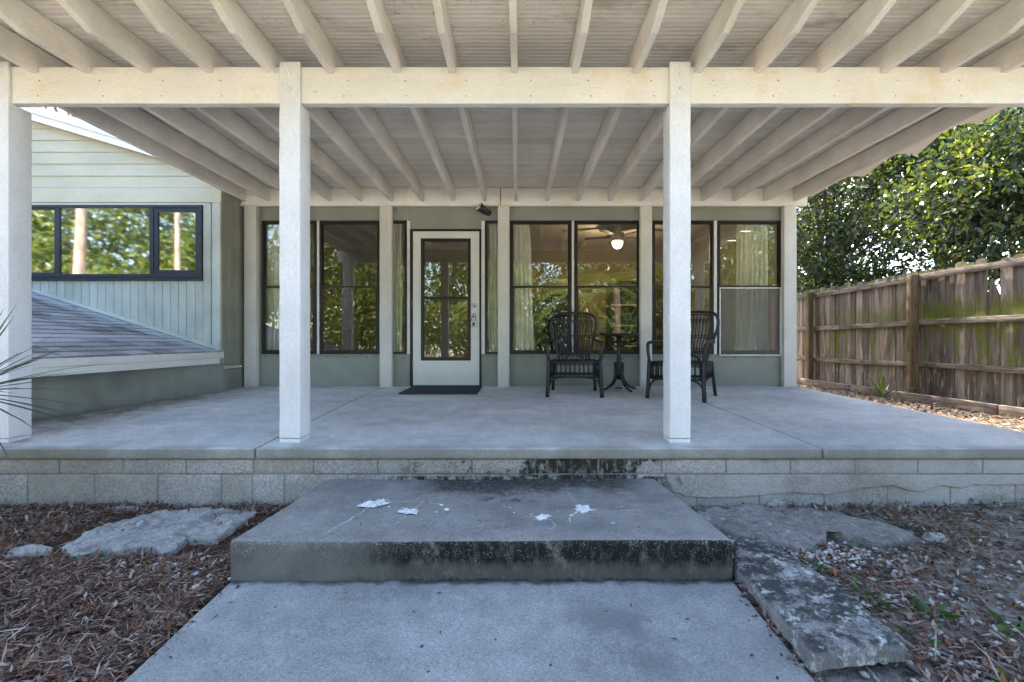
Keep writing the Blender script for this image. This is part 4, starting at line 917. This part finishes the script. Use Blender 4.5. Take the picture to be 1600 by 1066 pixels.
for zc, h in ((1.545, .085), (.885, .075), (.27, .075)):
    for a, b in ((1.3, 4.34), (4.36, 6.71), (6.73, 9.11), (9.13, 12.2)):
        rough_block(FX - .036, FX - .003, a, b, zc - h / 2, zc + h / 2, .004, .14, .005, 2.5, warp=lambda p: Vector((p.x, p.y, p.z + .012 * math.sin(p.y * 1.3)))).build('rail', MAT['rail'], fen)
for a, b in ((3.0, 5.3), (5.32, 7.7), (7.72, 10.2)):
    rough_block(5.55, 5.59, a, b, -.30, -.12, .006, .15, .006, 2).build('edging_board', MAT['rail'], fen)

# ================================================================== CHAIRS AND TABLE
def arm_curve(s): return curve([(s * .30, -.31, .43), (s * .315, -.315, .56), (s * .325, -.28, .63), (s * .33, -.16, .645), (s * .325, .02, .64), (s * .29, .16, .66), (s * .262, .235, .68)], 6)
def make_chair():
    root = empty('rattan_chair', (0, 0, 0)); B = MAT['black']
    for s in (-1, 1):
        MB().tube(curve([(s * .315, -.33, 0), (s * .305, -.325, .20), (s * .298, -.315, .44)], 5), [.024, .024, .024] + [.023] * 8).build('leg', B, root, local=True)
        MB().tube(curve([(s * .275, .33, 0), (s * .262, .29, .2), (s * .250, .25, .42)], 5), .020).build('leg', B, root, local=True)
        MB().tube(arm_curve(s), .019).build('arm', B, root, local=True)
        br = MB(); br.tube(curve([(s * .305, -.312, .10), (s * .27, -.315, .18), (s * .20, -.315, .222), (s * .12, -.315, .228)], 5), .012)
        br.tube(curve([(s * .302, -.30, .10), (s * .292, -.25, .18), (s * .287, -.15, .222), (s * .284, -.06, .228)], 5), .012)
        br.tube(curve([(s * .315, -.27, .40), (s * .322, -.27, .50), (s * .325, -.255, .62)], 5), .009); br.build('leg_brace', B, root, local=True)
    fr = MB()
    for z in (.235, .405):
        fr.tube([(-.30, -.318, z), (.30, -.318, z)], .014); fr.tube([(-.25, .25, z), (.25, .25, z)], .014)
        for s in (-1, 1): fr.tube([(s * .298, -.315, z), (s * .25, .25, z)], .014)
    fr.build('seat_frame', B, root, local=True)
    ap = MB(); n = 11
    for k in range(n):
        x = -.265 + .53 * k / (n - 1); ap.tube([(x, -.316, .235), (x + .004, -.322, .32), (x, -.316, .405)], .0105, 6)
    for s in (-1, 1):
        for k in range(8):
            t = (k + .5) / 8; ap.tube([(s * (.298 - .048 * t), -.315 + .565 * t, .235), (s * (.298 - .048 * t), -.315 + .565 * t, .405)], .009, 6)
    for z in (.262, .378): ap.tube([(-.29, -.322, z), (.29, -.322, z)], .008, 6)
    o = ap.build('apron_slats', B, root, local=True); o['kind'] = 'stuff'
    seat = MB()
    for k in range(17):
        y = -.305 + .545 * k / 16; w_ = .285 - .045 * k / 16; seat.tube([(-w_, y, .418), (0, y, .408), (w_, y, .418)], .010, 6)
    for k in range(9):
        x = -.24 + .48 * k / 8; seat.tube([(x, -.31, .425), (x * .86, .24, .425)], .006, 5)
    seat.build('seat', B, root, local=True)
    # back: outer loop, leaning backwards
    def bp(x, v): return Vector((x, .245 + .16 * v + .02 * math.sin(v * 3), .40 + .62 * v))
    loop = curve([bp(-.185, -.05), bp(-.20, .12), bp(-.245, .40), bp(-.290, .68), bp(-.285, .86), bp(-.225, .965), bp(-.10, .995), bp(.10, .995), bp(.225, .965), bp(.285, .86), bp(.290, .68), bp(.245, .40), bp(.20, .12), bp(.185, -.05)], 6)
    MB().tube(loop, .018).build('back_frame', B, root, local=True)
    inn = curve([bp(-.15, 0), bp(-.165, .15), bp(-.20, .42), bp(-.235, .68), bp(-.225, .83), bp(-.17, .925), bp(0, .945), bp(.17, .925), bp(.225, .83), bp(.235, .68), bp(.20, .42), bp(.165, .15), bp(.15, 0)], 6)
    ca = MB(); ca.tube(inn, .009, 6)
    for k in range(-5, 6):
        u = k / 5; a = .145 * u; b = .215 * u
        ca.tube(curve([bp(a, 0), bp(a * 1.05, .25), bp(b * .9, .62), bp(b, .93 - .03 * abs(u))], 4), .0075, 6)
        if k < 5:
            u2 = (k + .5) / 5; c_ = bp(.20 * u2, .86); ca.tube(curve([bp(b * .97, .74), c_, bp(.215 * (k + 1) / 5 * .97, .74)], 4), .006, 5)
    for v in (.12, .17, .22, .27, .48, .52): ca.tube([bp(-.165 - v * .12, v), bp(0, v), bp(.165 + v * .12, v)], .006, 5)
    ca.tube(curve([bp(-.12, .03), bp(-.08, .10), bp(0, .14), bp(.08, .10), bp(.12, .03)], 5), .012, 6)
    o = ca.build('back_canes', B, root, local=True); o['kind'] = 'stuff'
    return root
ch1 = make_chair()
ch1.scale = (.98, .98, .98)
ch2 = copy_tree(ch1)
def place(o, x, y, rz): o.location = (x, y, floor_z(y - .1)); o.rotation_euler = (math.atan(-.0214) * -1 * math.cos(rz) * 0, 0, rz)
place(ch1, .635, 5.50, math.radians(-6)); place(ch2, 1.86, 5.22, math.radians(-36))
tag(ch1, 'black rattan armchair facing the steps, left of the small round table', 'armchair', 'black rattan armchairs on the patio')
tag(ch2, 'black rattan armchair turned sideways, partly hidden by the right front post', 'armchair', 'black rattan armchairs on the patio')
tx, ty = PX(967, 5.78), 5.78; tz = floor_z(ty)
tb = empty('bistro_table', (tx, ty, tz)); tag(tb, 'small round black pedestal table with curved feet between the two rattan chairs', 'table')
B = MAT['black']
MB().lathe([(.20, .700), (.245, .702), (.255, .712), (.255, .722), (.245, .728), (.01, .728)], (tx, ty, tz), 36).build('tabletop', B, tb)
MB().lathe([(.03, .14), (.045, .16), (.06, .22), (.066, .34), (.064, .36), (.03, .37), (.03, .39), (.034, .40), (.026, .42), (.026, .66), (.05, .69), (.12, .700)], (tx, ty, tz), 20).build('pedestal', B, tb)
for k in range(4):
    a = k * math.pi / 2 + .42; c, s = math.cos(a), math.sin(a)
    q = lambda r, z: (tx + c * r, ty + s * r, tz + z)
    MB().tube(curve([q(.05, .34), q(.055, .22), q(.085, .12), (q(.16, .05)), q(.26, .016)], 6), [.016] * 18 + [.014] * 7).build('foot', B, tb)
    MB().tube(curve([q(.03, .56), q(.10, .58), q(.15, .62), q(.19, .69)], 6), .008, 6).build('bracket', B, tb)
MB().lathe([(.02, .03), (.05, .032), (.05, .042), (.01, .048)], (tx, ty, tz), 16).build('base_plate', B, tb)

# ================================================================== FOREGROUND GROUND THINGS
def gp(px, py, h): Y = F * h / (py - CY); return (PX(px, Y), Y)
h = 1.045
bl = flake([gp(*p, h) for p in ((97, 850), (118, 862), (150, 857), (235, 850), (252, 859), (275, 852), (292, 840), (340, 838), (372, 818), (398, 800), (398, 792), (330, 794), (262, 795), (200, 806), (160, 818), (128, 836))], EYE - h, .045, .017, 7, 34, 240, 1, .0, .02).build('broken_concrete', MAT['oldslab2'])
tag(bl, 'pale broken concrete slab lying in brown mulch left of the step', 'broken concrete')
h = 1.03
b2 = flake([gp(*p, h) for p in ((1085, 800), (1110, 790), (1185, 788), (1250, 790), (1320, 800), (1392, 815), (1424, 832), (1410, 843), (1360, 842), (1320, 836), (1292, 824), (1284, 838), (1262, 850), (1225, 846), (1180, 836), (1130, 824), (1098, 812))], EYE - h, .06, .017, 6, 34, 240, 2, .0, .018).build('broken_concrete', MAT['oldslab3'])
tag(b2, 'grey broken concrete slab with two lobes lying against the block wall right of the step', 'broken concrete')
h = 1.02
b3 = flake([gp(*p, h) for p in ((1148, 842), (1196, 838), (1222, 858), (1262, 880), (1330, 930), (1410, 990), (1412, 1000), (1268, 1018), (1230, 970), (1190, 925), (1150, 885))], EYE - h, .07, .007, 7, 34, 260, 3, .0, .010).build('loose_slab', MAT['oldslab'])
tag(b3, 'long black stained concrete slab lying aslant beside the walkway', 'concrete slab')
def rock(c, r, seed, mat, name, label, cat, sq=.6):
    vs = []; fs = []; n, m_ = 18, 10
    for j in range(m_ + 1):
        th = math.pi * j / m_
        for i in range(n):
            ph = 2 * math.pi * i / n; d = Vector((math.sin(th) * math.cos(ph), math.sin(th) * math.sin(ph), math.cos(th)))
            k = 1 + .35 * mnoise.noise(d * 1.7 + Vector((seed, 0, 0))) + .12 * mnoise.noise(d * 6 + Vector((seed, 0, 0)))
            vs.append((c[0] + d.x * r[0] * k, c[1] + d.y * r[1] * k, c[2] + d.z * r[2] * k))
    fs = [(j * n + i, (j + 1) * n + i, (j + 1) * n + (i + 1) % n, j * n + (i + 1) % n) for j in range(m_) for i in range(n)]
    o = MB().add(vs, fs, False).build(name, mat); tag(o, label, cat); return o
x, y = gp(44, 856, 1.05); rock((x, y, gz(x, y) + .01), (.10, .05, .035), 1, MAT['oldslab2'], 'rock', 'small pale stone in the mulch at the far left edge', 'stone')
x, y = gp(1462, 830, 1.03); rock((x, y, gz(x, y) + .01), (.055, .04, .035), 2, MAT['oldslab2'], 'rock', 'pale lumpy stone on the ground right of the two lobed broken slab', 'stone')
x, y = gp(196, 793, 1.055); rock((x, y, gz(x, y) + .0), (.12, .03, .02), 5, MAT['oldslab2'], 'rock', 'flat pale stone at the foot of the block wall on the left', 'stone')
x, y = gp(1215, 787, 1.04); rock((x, y, gz(x, y) + .02), (.06, .03, .03), 4, MAT['oldslab2'], 'rock', 'small grey stone between the block wall and the two lobed slab', 'stone')

# leaf litter (uncountable): leaves, needles, twigs
def scatter(n, x0, x1, y0, y1, dens):
    out = []
    while len(out) < n:
        x = rng.uniform(x0, x1, n); y = rng.uniform(y0, y1, n); ok = (x < -1.33) | (x > .955) | (y > 2.06) & False
        u = rng.uniform(0, 1, n)
        for a, b, c, k in zip(x, y, u, ok):
            if k and c < dens(a, b): out.append((a, b))
        if len(out) >= n: break
    return np.array(out[:n])
def on_ground(pts, lift=(.002, .02)):
    z = np.array([gz(a, b) + .012 * mnoise.noise(Vector((a * 2.2, b * 2.2, 0))) + .008 * mnoise.noise(Vector((a * 8, b * 8, 3))) for a, b in pts]) + rng.uniform(*lift, len(pts))
    return np.column_stack([pts, z])
palL = [(.13, .065, .042), (.16, .085, .055), (.24, .19, .16), (.10, .05, .035), (.24, .16, .12), (.07, .04, .03), (.30, .24, .20), (.16, .075, .05), (.20, .10, .05), (.06, .035, .03)]
palR = [(.13, .08, .055), (.17, .115, .09), (.24, .20, .175), (.10, .06, .045), (.27, .20, .16), (.08, .055, .045), (.24, .11, .05), (.18, .13, .11), (.30, .27, .24)]
needle = [(.17, .08, .05), (.24, .13, .08), (.10, .05, .035), (.30, .20, .14), (.36, .29, .23)]
def inside_slab(a, b):
    return (a > .98 and a < 1.33 and 1.48 < b < 2.3 and a - .95 < .36 + (b - 1.5) * -.05) 
def dl(a, b):
    if 2.30 < b < 2.80 and -2.55 < a < -1.35: return .15
    return .95
def dr(a, b):
    if inside_slab(a, b): return .04
    v = .50 + .85 * mnoise.noise(Vector((a * 1.6, b * 1.6, 5)));
    if 2.38 < b < 2.80 and a < 2.2: return .12
    return min(1, max(.08, v))
def litter(name, reg, nl, nn, dens, pal, lsz, label_kind=True):
    p1 = on_ground(scatter(nl, *reg, dens)); V1 = leaves(p1, lsz, lsz * .42, pal=pal, flat=.75, curl=.35, fold=.35)
    p2 = on_ground(scatter(nn, *reg, dens), (.003, .022)); V2 = leaves(p2, .075, .0024, pal=needle, flat=.85, curl=.15, fold=.1)
    p3 = on_ground(scatter(nn // 12, *reg, dens), (.004, .022)); V3 = leaves(p3, .10, .008, pal=needle[2:], flat=.85, curl=.12, fold=.1)
    V, T, C = join_arrays([V1, V2, V3]); o = link_mesh(name, fast_mesh(name, V, T, C), None, (0, 2, -.45), MAT['litter']); o['kind'] = 'stuff'; return o
litter('leaf_mulch', (-4.3, -1.33, .7, 2.94), 24000, 40000, dl, palL, .033)
litter('dry_leaves', (.955, 4.6, .7, 2.94), 14000, 14000, dr, palR, .04)
# straw along the fence
def litter2():
    n = 6000; p = np.column_stack([rng.uniform(3.8, 5.6, n), rng.uniform(3.2, 8.5, n)]); p = on_ground(p, (.0, .02)); a = leaves(p, .09, .006, pal=[(.26, .19, .12), (.15, .10, .07), (.36, .28, .19), (.09, .06, .04)], flat=.85, curl=.15, fold=.1)
    n = 2500; p = np.column_stack([rng.uniform(3.8, 5.6, n), rng.uniform(3.2, 8.5, n)]); p = on_ground(p, (.0, .02)); b = leaves(p, .06, .03, pal=palR, flat=.7, curl=.3)
    V, T, C = join_arrays([a, b]); o = link_mesh('straw_litter', fast_mesh('straw_litter', V, T, C), None, (4.7, 5, -.2), MAT['litter']); o['kind'] = 'stuff'
litter2()
# pebbles
def pebbles():
    Vs, Ts, Cs = [], [], []; o = 0; ico = [Vector(v) for v in ((0, 0, 1), (.9, 0, .3), (.28, .85, .3), (-.73, .53, .3), (-.73, -.53, .3), (.28, -.85, .3), (.73, .53, -.4), (-.28, .85, -.4), (-.9, 0, -.4), (-.28, -.85, -.4), (.73, -.53, -.4), (0, 0, -1))]
    tri = [(0, 1, 2), (0, 2, 3), (0, 3, 4), (0, 4, 5), (0, 5, 1), (1, 6, 2), (2, 7, 3), (3, 8, 4), (4, 9, 5), (5, 10, 1), (6, 7, 2), (7, 8, 3), (8, 9, 4), (9, 10, 5), (10, 6, 1), (11, 7, 6), (11, 8, 7), (11, 9, 8), (11, 10, 9), (11, 6, 10)]
    for k in range(430):
        if k < 210: px, py = random.gauss(1300, 62), random.gauss(863, 9)
        elif k < 250: px, py = random.gauss(1165, 22), random.gauss(832, 8)
        elif k < 300: px, py = random.gauss(250, 60), random.gauss(880, 12)
        else: px, py = random.uniform(1230, 1600), random.uniform(840, 1060)
        if py < 815: continue
        x, y = gp(px, py, 1.06); s = random.uniform(.004, .013) * (1.0 if k < 250 else 1.15); c = Vector((x, y, gz(x, y) + .012)); R = Matrix.Rotation(random.random() * 6, 3, 'Z')
        sc_ = Vector((s * random.uniform(1, 1.7), s, s * random.uniform(.5, .9))); q = random.uniform(.35, .62)
        for v in ico: Vs.append(c + R @ Vector((v.x * sc_.x, v.y * sc_.y, v.z * sc_.z)) * random.uniform(.85, 1.15)); Cs.append((q, q * .985, q * .94))
        Ts += [(a + o, b + o, d_ + o) for a, b, d_ in tri]; o += 12
    ob = link_mesh('white_gravel', fast_mesh('white_gravel', np.array(Vs), np.array(Ts), np.array(Cs)), None, (1.6, 2.1, -.45), MAT['pebble']); ob['kind'] = 'stuff'
pebbles()
# low weeds on the right
grn = [(.05, .11, .025), (.07, .15, .03), (.035, .08, .02)]
def weed(px, py, r, n, label, lw=.02, up=.6):
    x, y = gp(px, py, 1.06); z = gz(x, y) + .012; L = []
    for k in range(n):
        a = random.random() * 6.28; e = random.uniform(.15, up)
        L.append((math.cos(a), math.sin(a), e))
    d = np.array(L); c = np.tile(np.array([[x, y, z]]), (n, 1)) + d * r * .12; V, T, C = leaves(c, r, lw, outdir=d * 6, pal=grn, curl=.12)
    o = link_mesh('weed', fast_mesh('weed', V, T, C), None, None, MAT['blade']); tag(o, label, 'weed', 'small weeds in the dry leaves right of the walkway')
weed(1462, 948, .085, 16, 'largest dark green weed rosette in the dry leaves right of the long slab', .022)
weed(1368, 930, .06, 18, 'bushy green weed against the right edge of the long slab', .014)
weed(1272, 884, .06, 14, 'small green weed at the top corner of the long slab below the white pebbles', .012)
weed(1440, 985, .07, 7, 'pale thin weed between the long slab end and the dark rosette', .02)
weed(1578, 965, .07, 7, 'pair of broad pale leaves near the right edge of the ground', .026)
weed(1585, 1050, .06, 8, 'green weed in the bottom right corner of the ground', .022)
weed(1425, 825, .06, 20, 'low green tuft at the right tip of the two lobed slab', .008)
weed(1345, 912, .05, 14, 'small dark weed beside the middle of the long slab', .012)
weed(165, 873, .05, 10, 'small green weed in the mulch below the pale broken slab', .008)
# sparse grass blades, right
n = 3600; pts = np.column_stack([rng.uniform(1.4, 4.2, n), rng.uniform(1.1, 2.9, n)]); keep = np.array([mnoise.noise(Vector((a * 1.2, b * 1.2, 9))) + .25 * a / 3 > .1 for a, b in pts]); pts = on_ground(pts[keep], (.0, .01))
V, T, C = leaves(pts, .055, .004, outdir=np.tile([[0, 0, .5]], (len(pts), 1)), pal=[(.10, .15, .05), (.20, .22, .10), (.08, .11, .04)], curl=.4); o = link_mesh('grass_blades', fast_mesh('grass_blades', V, T, C), None, (2.5, 2, -.45), MAT['blade']); o['kind'] = 'stuff'

# ================================================================== PLANTS AND TREES
def blade_plant(name, base, n, L, wd, lo, hi, seed, label, cat, head=0.0, mat='blade', pal=((.03, .06, .035), (.05, .09, .05)), trunk=0, bias=None, bend=.35):
    R = random.Random(seed); root = empty(name, base); tag(root, label, cat); vs = []; fs = []; cs = []
    for k in range(n):
        a = R.uniform(0, 2 * math.pi) if bias is None or R.random() > .6 else R.gauss(bias, .5); e = R.uniform(lo, hi); l = L * R.uniform(.75, 1.1); d = Vector((math.cos(a) * math.cos(e), math.sin(a) * math.cos(e), math.sin(e))); s = Vector((-math.sin(a), math.cos(a), 0))
        N = 7; o = len(vs); col = [R.uniform(pal[0][i], pal[1][i]) for i in range(3)]; b0 = Vector(base) + Vector((0, 0, head)) + d * .03
        for i in range(N + 1):
            t = i / N; p = b0 + d * l * t + Vector((0, 0, -bend * l * t * t * R.uniform(.9, 1.1) * math.cos(e))); w_ = wd * (1 - t ** 1.6) * min(1, .4 + t * 4) * .5 + .0006; u = Vector((0, 0, w_ * .5))
            vs += [p + s * w_ + u, p, p - s * w_ + u]; cs += [col] * 3
        for i in range(N): q = o + 3 * i; fs += [(q, q + 1, q + 4), (q, q + 4, q + 3), (q + 1, q + 2, q + 5), (q + 1, q + 5, q + 4)]
    link_mesh('blades', fast_mesh(name, np.array([tuple(v) for v in vs]), np.array(fs), np.array(cs)), root, None, MAT[mat])
    if head > .1: MB().tube([Vector(base), Vector(base) + Vector((.01, .01, head * .5)), Vector(base) + Vector((0, 0, head))], [.05, .045, .05], 10).build('trunk', MAT['bark'], root)
    return root
yx, yy = PX(-62, 2.45), 2.45
blade_plant('yucca_plant', (yx, yy, gz(yx, yy)), 80, .56, .020, -.55, 1.25, 11, 'spiky dark yucca with narrow blades reaching in front of the left post', 'yucca', head=.80, bend=.12)
px_, py_ = FX - .35, 6.95
blade_plant('cycad_seedling', (px_, py_, gz(px_, py_)), 9, .60, .035, .5, 1.35, 5, 'young strappy plant growing at the foot of the fence left of the middle post', 'plant', pal=((.04, .10, .02), (.08, .17, .04)), bend=.3)
def make_tree(name, base, trunk_h, tr, crowns, nleaf, lsz, pal, label, group=None, bark='bark', seed=0, nclu=60, clu=.35, limbs=14, leafw=.45, aspect=1, droop=.3, cat='tree'):
    R = random.Random(seed); root = empty(name, base); tag(root, label, cat, group); b = Vector(base)
    tk = MB(); top = b + Vector((R.uniform(-.3, .3), R.uniform(-.3, .3), trunk_h)); mid = b.lerp(top, .5) + Vector((R.uniform(-.15, .15), R.uniform(-.15, .15), 0))
    tk.tube(curve([b - Vector((0, 0, .2)), b.lerp(mid, .5), mid, top], 4), [tr * (1.15 - .045 * i) for i in range(13)], 10)
    cl = []; lv = []
    for (c, r) in crowns:
        for k in range(nclu):
            while True:
                d = Vector((R.gauss(0, 1), R.gauss(0, 1), R.gauss(0, 1))).normalized() * R.random() ** .4
                break
            cl.append((Vector((c[0] + d.x * r[0], c[1] + d.y * r[1], c[2] + d.z * r[2])), d))
    for k in range(min(limbs, len(cl))):
        q = cl[R.randrange(len(cl))][0]; s0 = mid.lerp(top, R.random()); m = s0.lerp(q, .5) + Vector((0, 0, .15))
        tk.tube(curve([s0, m, q], 4), [tr * .45 * (1 - i / 11) + .008 for i in range(9)], 6)
    tk.build('trunk', MAT[bark], root)
    per = nleaf // len(cl); C0 = np.array([tuple(c) for c, _ in cl]); D0 = np.array([tuple(d) for _, d in cl])
    cc = np.repeat(C0, per, 0) + rng.normal(size=(len(cl) * per, 3)) * clu * np.array([1, 1, .7]); od = np.repeat(D0, per, 0) * 1.2
    V, T, C = leaves(cc, lsz, lsz * leafw, outdir=od, pal=pal, droop=droop)
    link_mesh('crown', fast_mesh(name, V, T, C), root, None, MAT['leaf']); return root
mag = [(.028, .048, .022), (.04, .066, .026), (.055, .085, .03), (.022, .035, .02), (.09, .115, .035)]
gM = 'broad leaved trees behind the fence'
make_tree('magnolia_tree', (7.7, 8.2, -.2), 3.4, .11, [((7.9, 8.0, 3.1), (1.5, 1.8, 1.55)), ((7.3, 6.8, 3.0), (1.2, 1.3, 1.4)), ((8.2, 8.4, 4.6), (1.5, 1.8, 1.3))], 24000, .125, mag, 'dense glossy tree over the fence at the right edge, trunk showing above the pickets', gM, seed=1, nclu=110, clu=.20, limbs=40, leafw=.5)
make_tree('magnolia_tree', (7.6, 11.4, -.2), 3.2, .09, [((7.6, 11.2, 3.0), (1.6, 1.7, 1.7)), ((8.3, 10.6, 4.6), (1.9, 1.9, 1.4)), ((5.4, 12.8, 5.2), (1.5, 1.6, 1.5)), ((7.6, 10.6, 1.7), (1.3, 2.0, .7))], 27000, .128, mag, 'yellow green tree rising behind the fence in the middle, under the roof edge', gM, seed=2, nclu=110, clu=.22, limbs=44, leafw=.5)  # third crown: unseen canopy added to shade the strip along the fence
make_tree('magnolia_tree', (7.6, 15.0, -.2), 3.0, .08, [((8.2, 15.0, 2.9), (2.3, 1.9, 2.0)), ((9.4, 14.2, 4.6), (2.6, 2.0, 1.8))], 20000, .128, mag, 'loose tree just right of the last back post behind the far end of the fence', gM, seed=3, nclu=120, clu=.24, limbs=34, leafw=.5)
make_tree('magnolia_tree', (11.5, 10.5, -.2), 4.5, .12, [((11.8, 10.5, 5.8), (2.2, 2.5, 2.2)), ((11.5, 9.0, 3.6), (2.0, 2.2, 1.6))], 14000, .12, mag, 'tall tree in the second row behind the fence at the top right corner', gM, seed=4, nclu=60, clu=.35)
make_tree('bare_tree', (-13.5, 14, -.4), 6.0, .18, [((-13.5, 14, 7.2), (2.6, 2.2, 1.6))], 2600, .12, [(.10, .11, .05), (.15, .14, .08), (.08, .07, .05)], 'thin twiggy tree above the white roof edge of the wing', None, seed=5, nclu=70, clu=.4, limbs=60, leafw=.25)
# trees and garden behind the camera, seen mirrored in the windows
oak = [(.05, .085, .02), (.075, .12, .03), (.11, .15, .035), (.14, .17, .04), (.035, .055, .018)]
gB = 'garden trees facing the house'
k = 0
for (x, y, tz_, r, lab) in ((-9.5, -13, 4.2, 3.4, 'broad oak far left facing the house'), (-3.2, -16, 4.6, 3.6, 'broad oak left of the walkway facing the house'), (4.5, -15, 4.0, 3.4, 'broad oak right of the walkway facing the house'),
                       (11.0, -13, 4.4, 3.6, 'broad oak far right facing the house'), (-17.5, -12, 5.4, 3.8, 'outer left oak facing the house'), (18, -15, 4.6, 4.0, 'outer right oak facing the house'), (-22, -7.5, 5.2, 3.6, 'farthest left oak facing the house wing'), (-28, -6, 5.2, 3.8, 'oak beyond the farthest pine facing the house wing')):
    k += 1; make_tree('oak_tree', (x, y, -.55), 3.6, .22, [((x, y, tz_ + .8), (r * 1.1, r * .8, r * .85)), ((x + r * .5, y + .6, tz_ - 2.2), (r * 1.1, r * .7, r * .6))], 20000, .32, oak, lab, gB, seed=10 + k, nclu=100, clu=.6)
for (x, y, lab) in ((-14.2, -3.0, 'tall pine with a bare pinkish trunk mirrored in the wing window'), (-13.2, -6.0, 'slimmer tall pine mirrored at the right of the wing window')):
    make_tree('pine_tree', (x, y, -.55), 12, .16 if y > -4 else .10, [((x, y, 12.0), (2.2, 2.2, 1.6))], 4000, .22, [(.04, .07, .03), (.07, .10, .04)], lab, None, 'pinebark', seed=int(x * 7) % 97, nclu=40, clu=.5, leafw=.1)
def palm(x, y, hh, seed, label):
    R = random.Random(seed); root = empty('palm_tree', (x, y, -.55)); tag(root, label, 'palm tree', 'palms facing the house')
    MB().tube([(x, y, -.6), (x + .05, y, hh * .5), (x, y, hh)], [.16, .13, .12], 10).build('trunk', MAT['bark'], root)
    vs = []; fs = []; cs = []
    for k in range(26):
        a = R.uniform(0, 6.28); e = R.uniform(-.3, 1.1); L = R.uniform(1.3, 1.8); d = Vector((math.cos(a) * math.cos(e), math.sin(a) * math.cos(e), math.sin(e))); s = Vector((-math.sin(a), math.cos(a), 0)); c = Vector((x, y, hh))
        col = (R.uniform(.06, .16), R.uniform(.12, .19), .03)
        for i in range(22):
            t = .15 + .85 * i / 22; p = c + d * L * t + Vector((0, 0, -.5 * t * t * L))
            for sg in (-1, 1):
                o = len(vs); q = p + (s * sg * .42 * math.sin(math.pi * min(1, t * .95)) + d * .18 + Vector((0, 0, -.16))); vs += [p, p + d * .035, q]; cs += [col] * 3; fs.append((o, o + 1, o + 2))
    link_mesh('crown', fast_mesh('palm', np.array([tuple(v) for v in vs]), np.array(fs), np.array(cs)), root, None, MAT['leaf'])
palm(1.9, -4.6, 2.5, 1, 'short palm facing the house beside the walkway'); palm(3.9, -6.2, 2.9, 2, 'palm facing the house on the right of the garden'); palm(-1.9, -7.5, 2.2, 3, 'low palm facing the house on the left of the walkway')

for (x, y, lab) in ((-9, -10.5, 'far left added shrub of the row facing the house'), (-5.5, -11, 'added shrub of the row facing the house, left of the walkway'), (-2, -11.5, 'added shrub facing the house at the end of the walkway'), (1.5, -11, 'added shrub facing the house right of the walkway'), (5, -10.8, 'added shrub of the row facing the house behind the palms'), (8.5, -11, 'far right added shrub of the row facing the house')):  # row added to keep sunlit ground out of the window reflections
    make_tree('shrub', (x, y, -.55), 1.0, .05, [((x, y, .6), (2.1, 1.0, 1.2))], 4200, .2, oak[:2] + oak[4:] + [(.025, .04, .015)], lab, 'added shrubs hiding bright ground from the window reflections', seed=int(x * 3) % 50, nclu=60, clu=.28, limbs=6, cat='shrub')

# debris blown onto the concrete
def debris():
    P_ = []
    for k in range(150):
        c = random.random()
        if c < .35: y = random.uniform(1.3, 2.02); x = random.choice([-1.27, .92]) + random.gauss(0, .03) * (1 if k % 2 else 2.5); z = wz(y) + .004; x = max(-1.28, min(.93, x))
        elif c < .5: y = random.uniform(1.4, 2.0); x = random.uniform(-1.2, .9); z = wz(y) + .003
        elif c < .62: y = random.uniform(2.1, 2.9); x = random.uniform(-1.1, .75); z = TR + .006
        elif c < .8: y = random.uniform(5.4, 6.2); x = random.uniform(-3.6, 3.6); z = floor_z(y) + .004
        else: y = random.uniform(3.2, 5.8); x = -3.85 - (5.8 - y) * .1 + abs(random.gauss(0, .25)) if k % 3 else random.uniform(-3.4, 3.6); z = floor_z(y) + .004
        P_.append((x, y, z))
    A = leaves(np.array(P_), .022, .009, pal=[(.06, .04, .03), (.12, .08, .05), (.03, .025, .02)], flat=.9, curl=.2)
    o = link_mesh('leaf_debris', fast_mesh('leaf_debris', *A), None, (0, 3, 0), MAT['litter']); o['kind'] = 'stuff'
debris()

n = 420; pts = np.column_stack([rng.uniform(.948, .99, n), rng.uniform(1.35, 2.15, n)]); A = leaves(np.column_stack([pts, np.array([wz(b) - rng.uniform(.002, .02) for a, b in pts])]), .035, .015, pal=palR[:3] + palL[:3], flat=.7, curl=.3)
o = link_mesh('gap_leaves', fast_mesh('gap_leaves', *A), None, (.97, 1.8, -.45), MAT['litter']); o['kind'] = 'stuff'

for (par, pts, nm) in ((pr, [(PX(p + random.uniform(-5, 5), YB), YB, PZ(q, YB)) for p in range(60, 1560, 96) for q in (126, 150)], 'nail_heads'),):
    mb = MB()
    for c in pts: mb.lathe([(.001, -.0018), (.0045, -.0012), (.005, 0)], c, 8, 'y')
    o = mb.build(nm, MAT['rail'], par); o['kind'] = 'stuff'
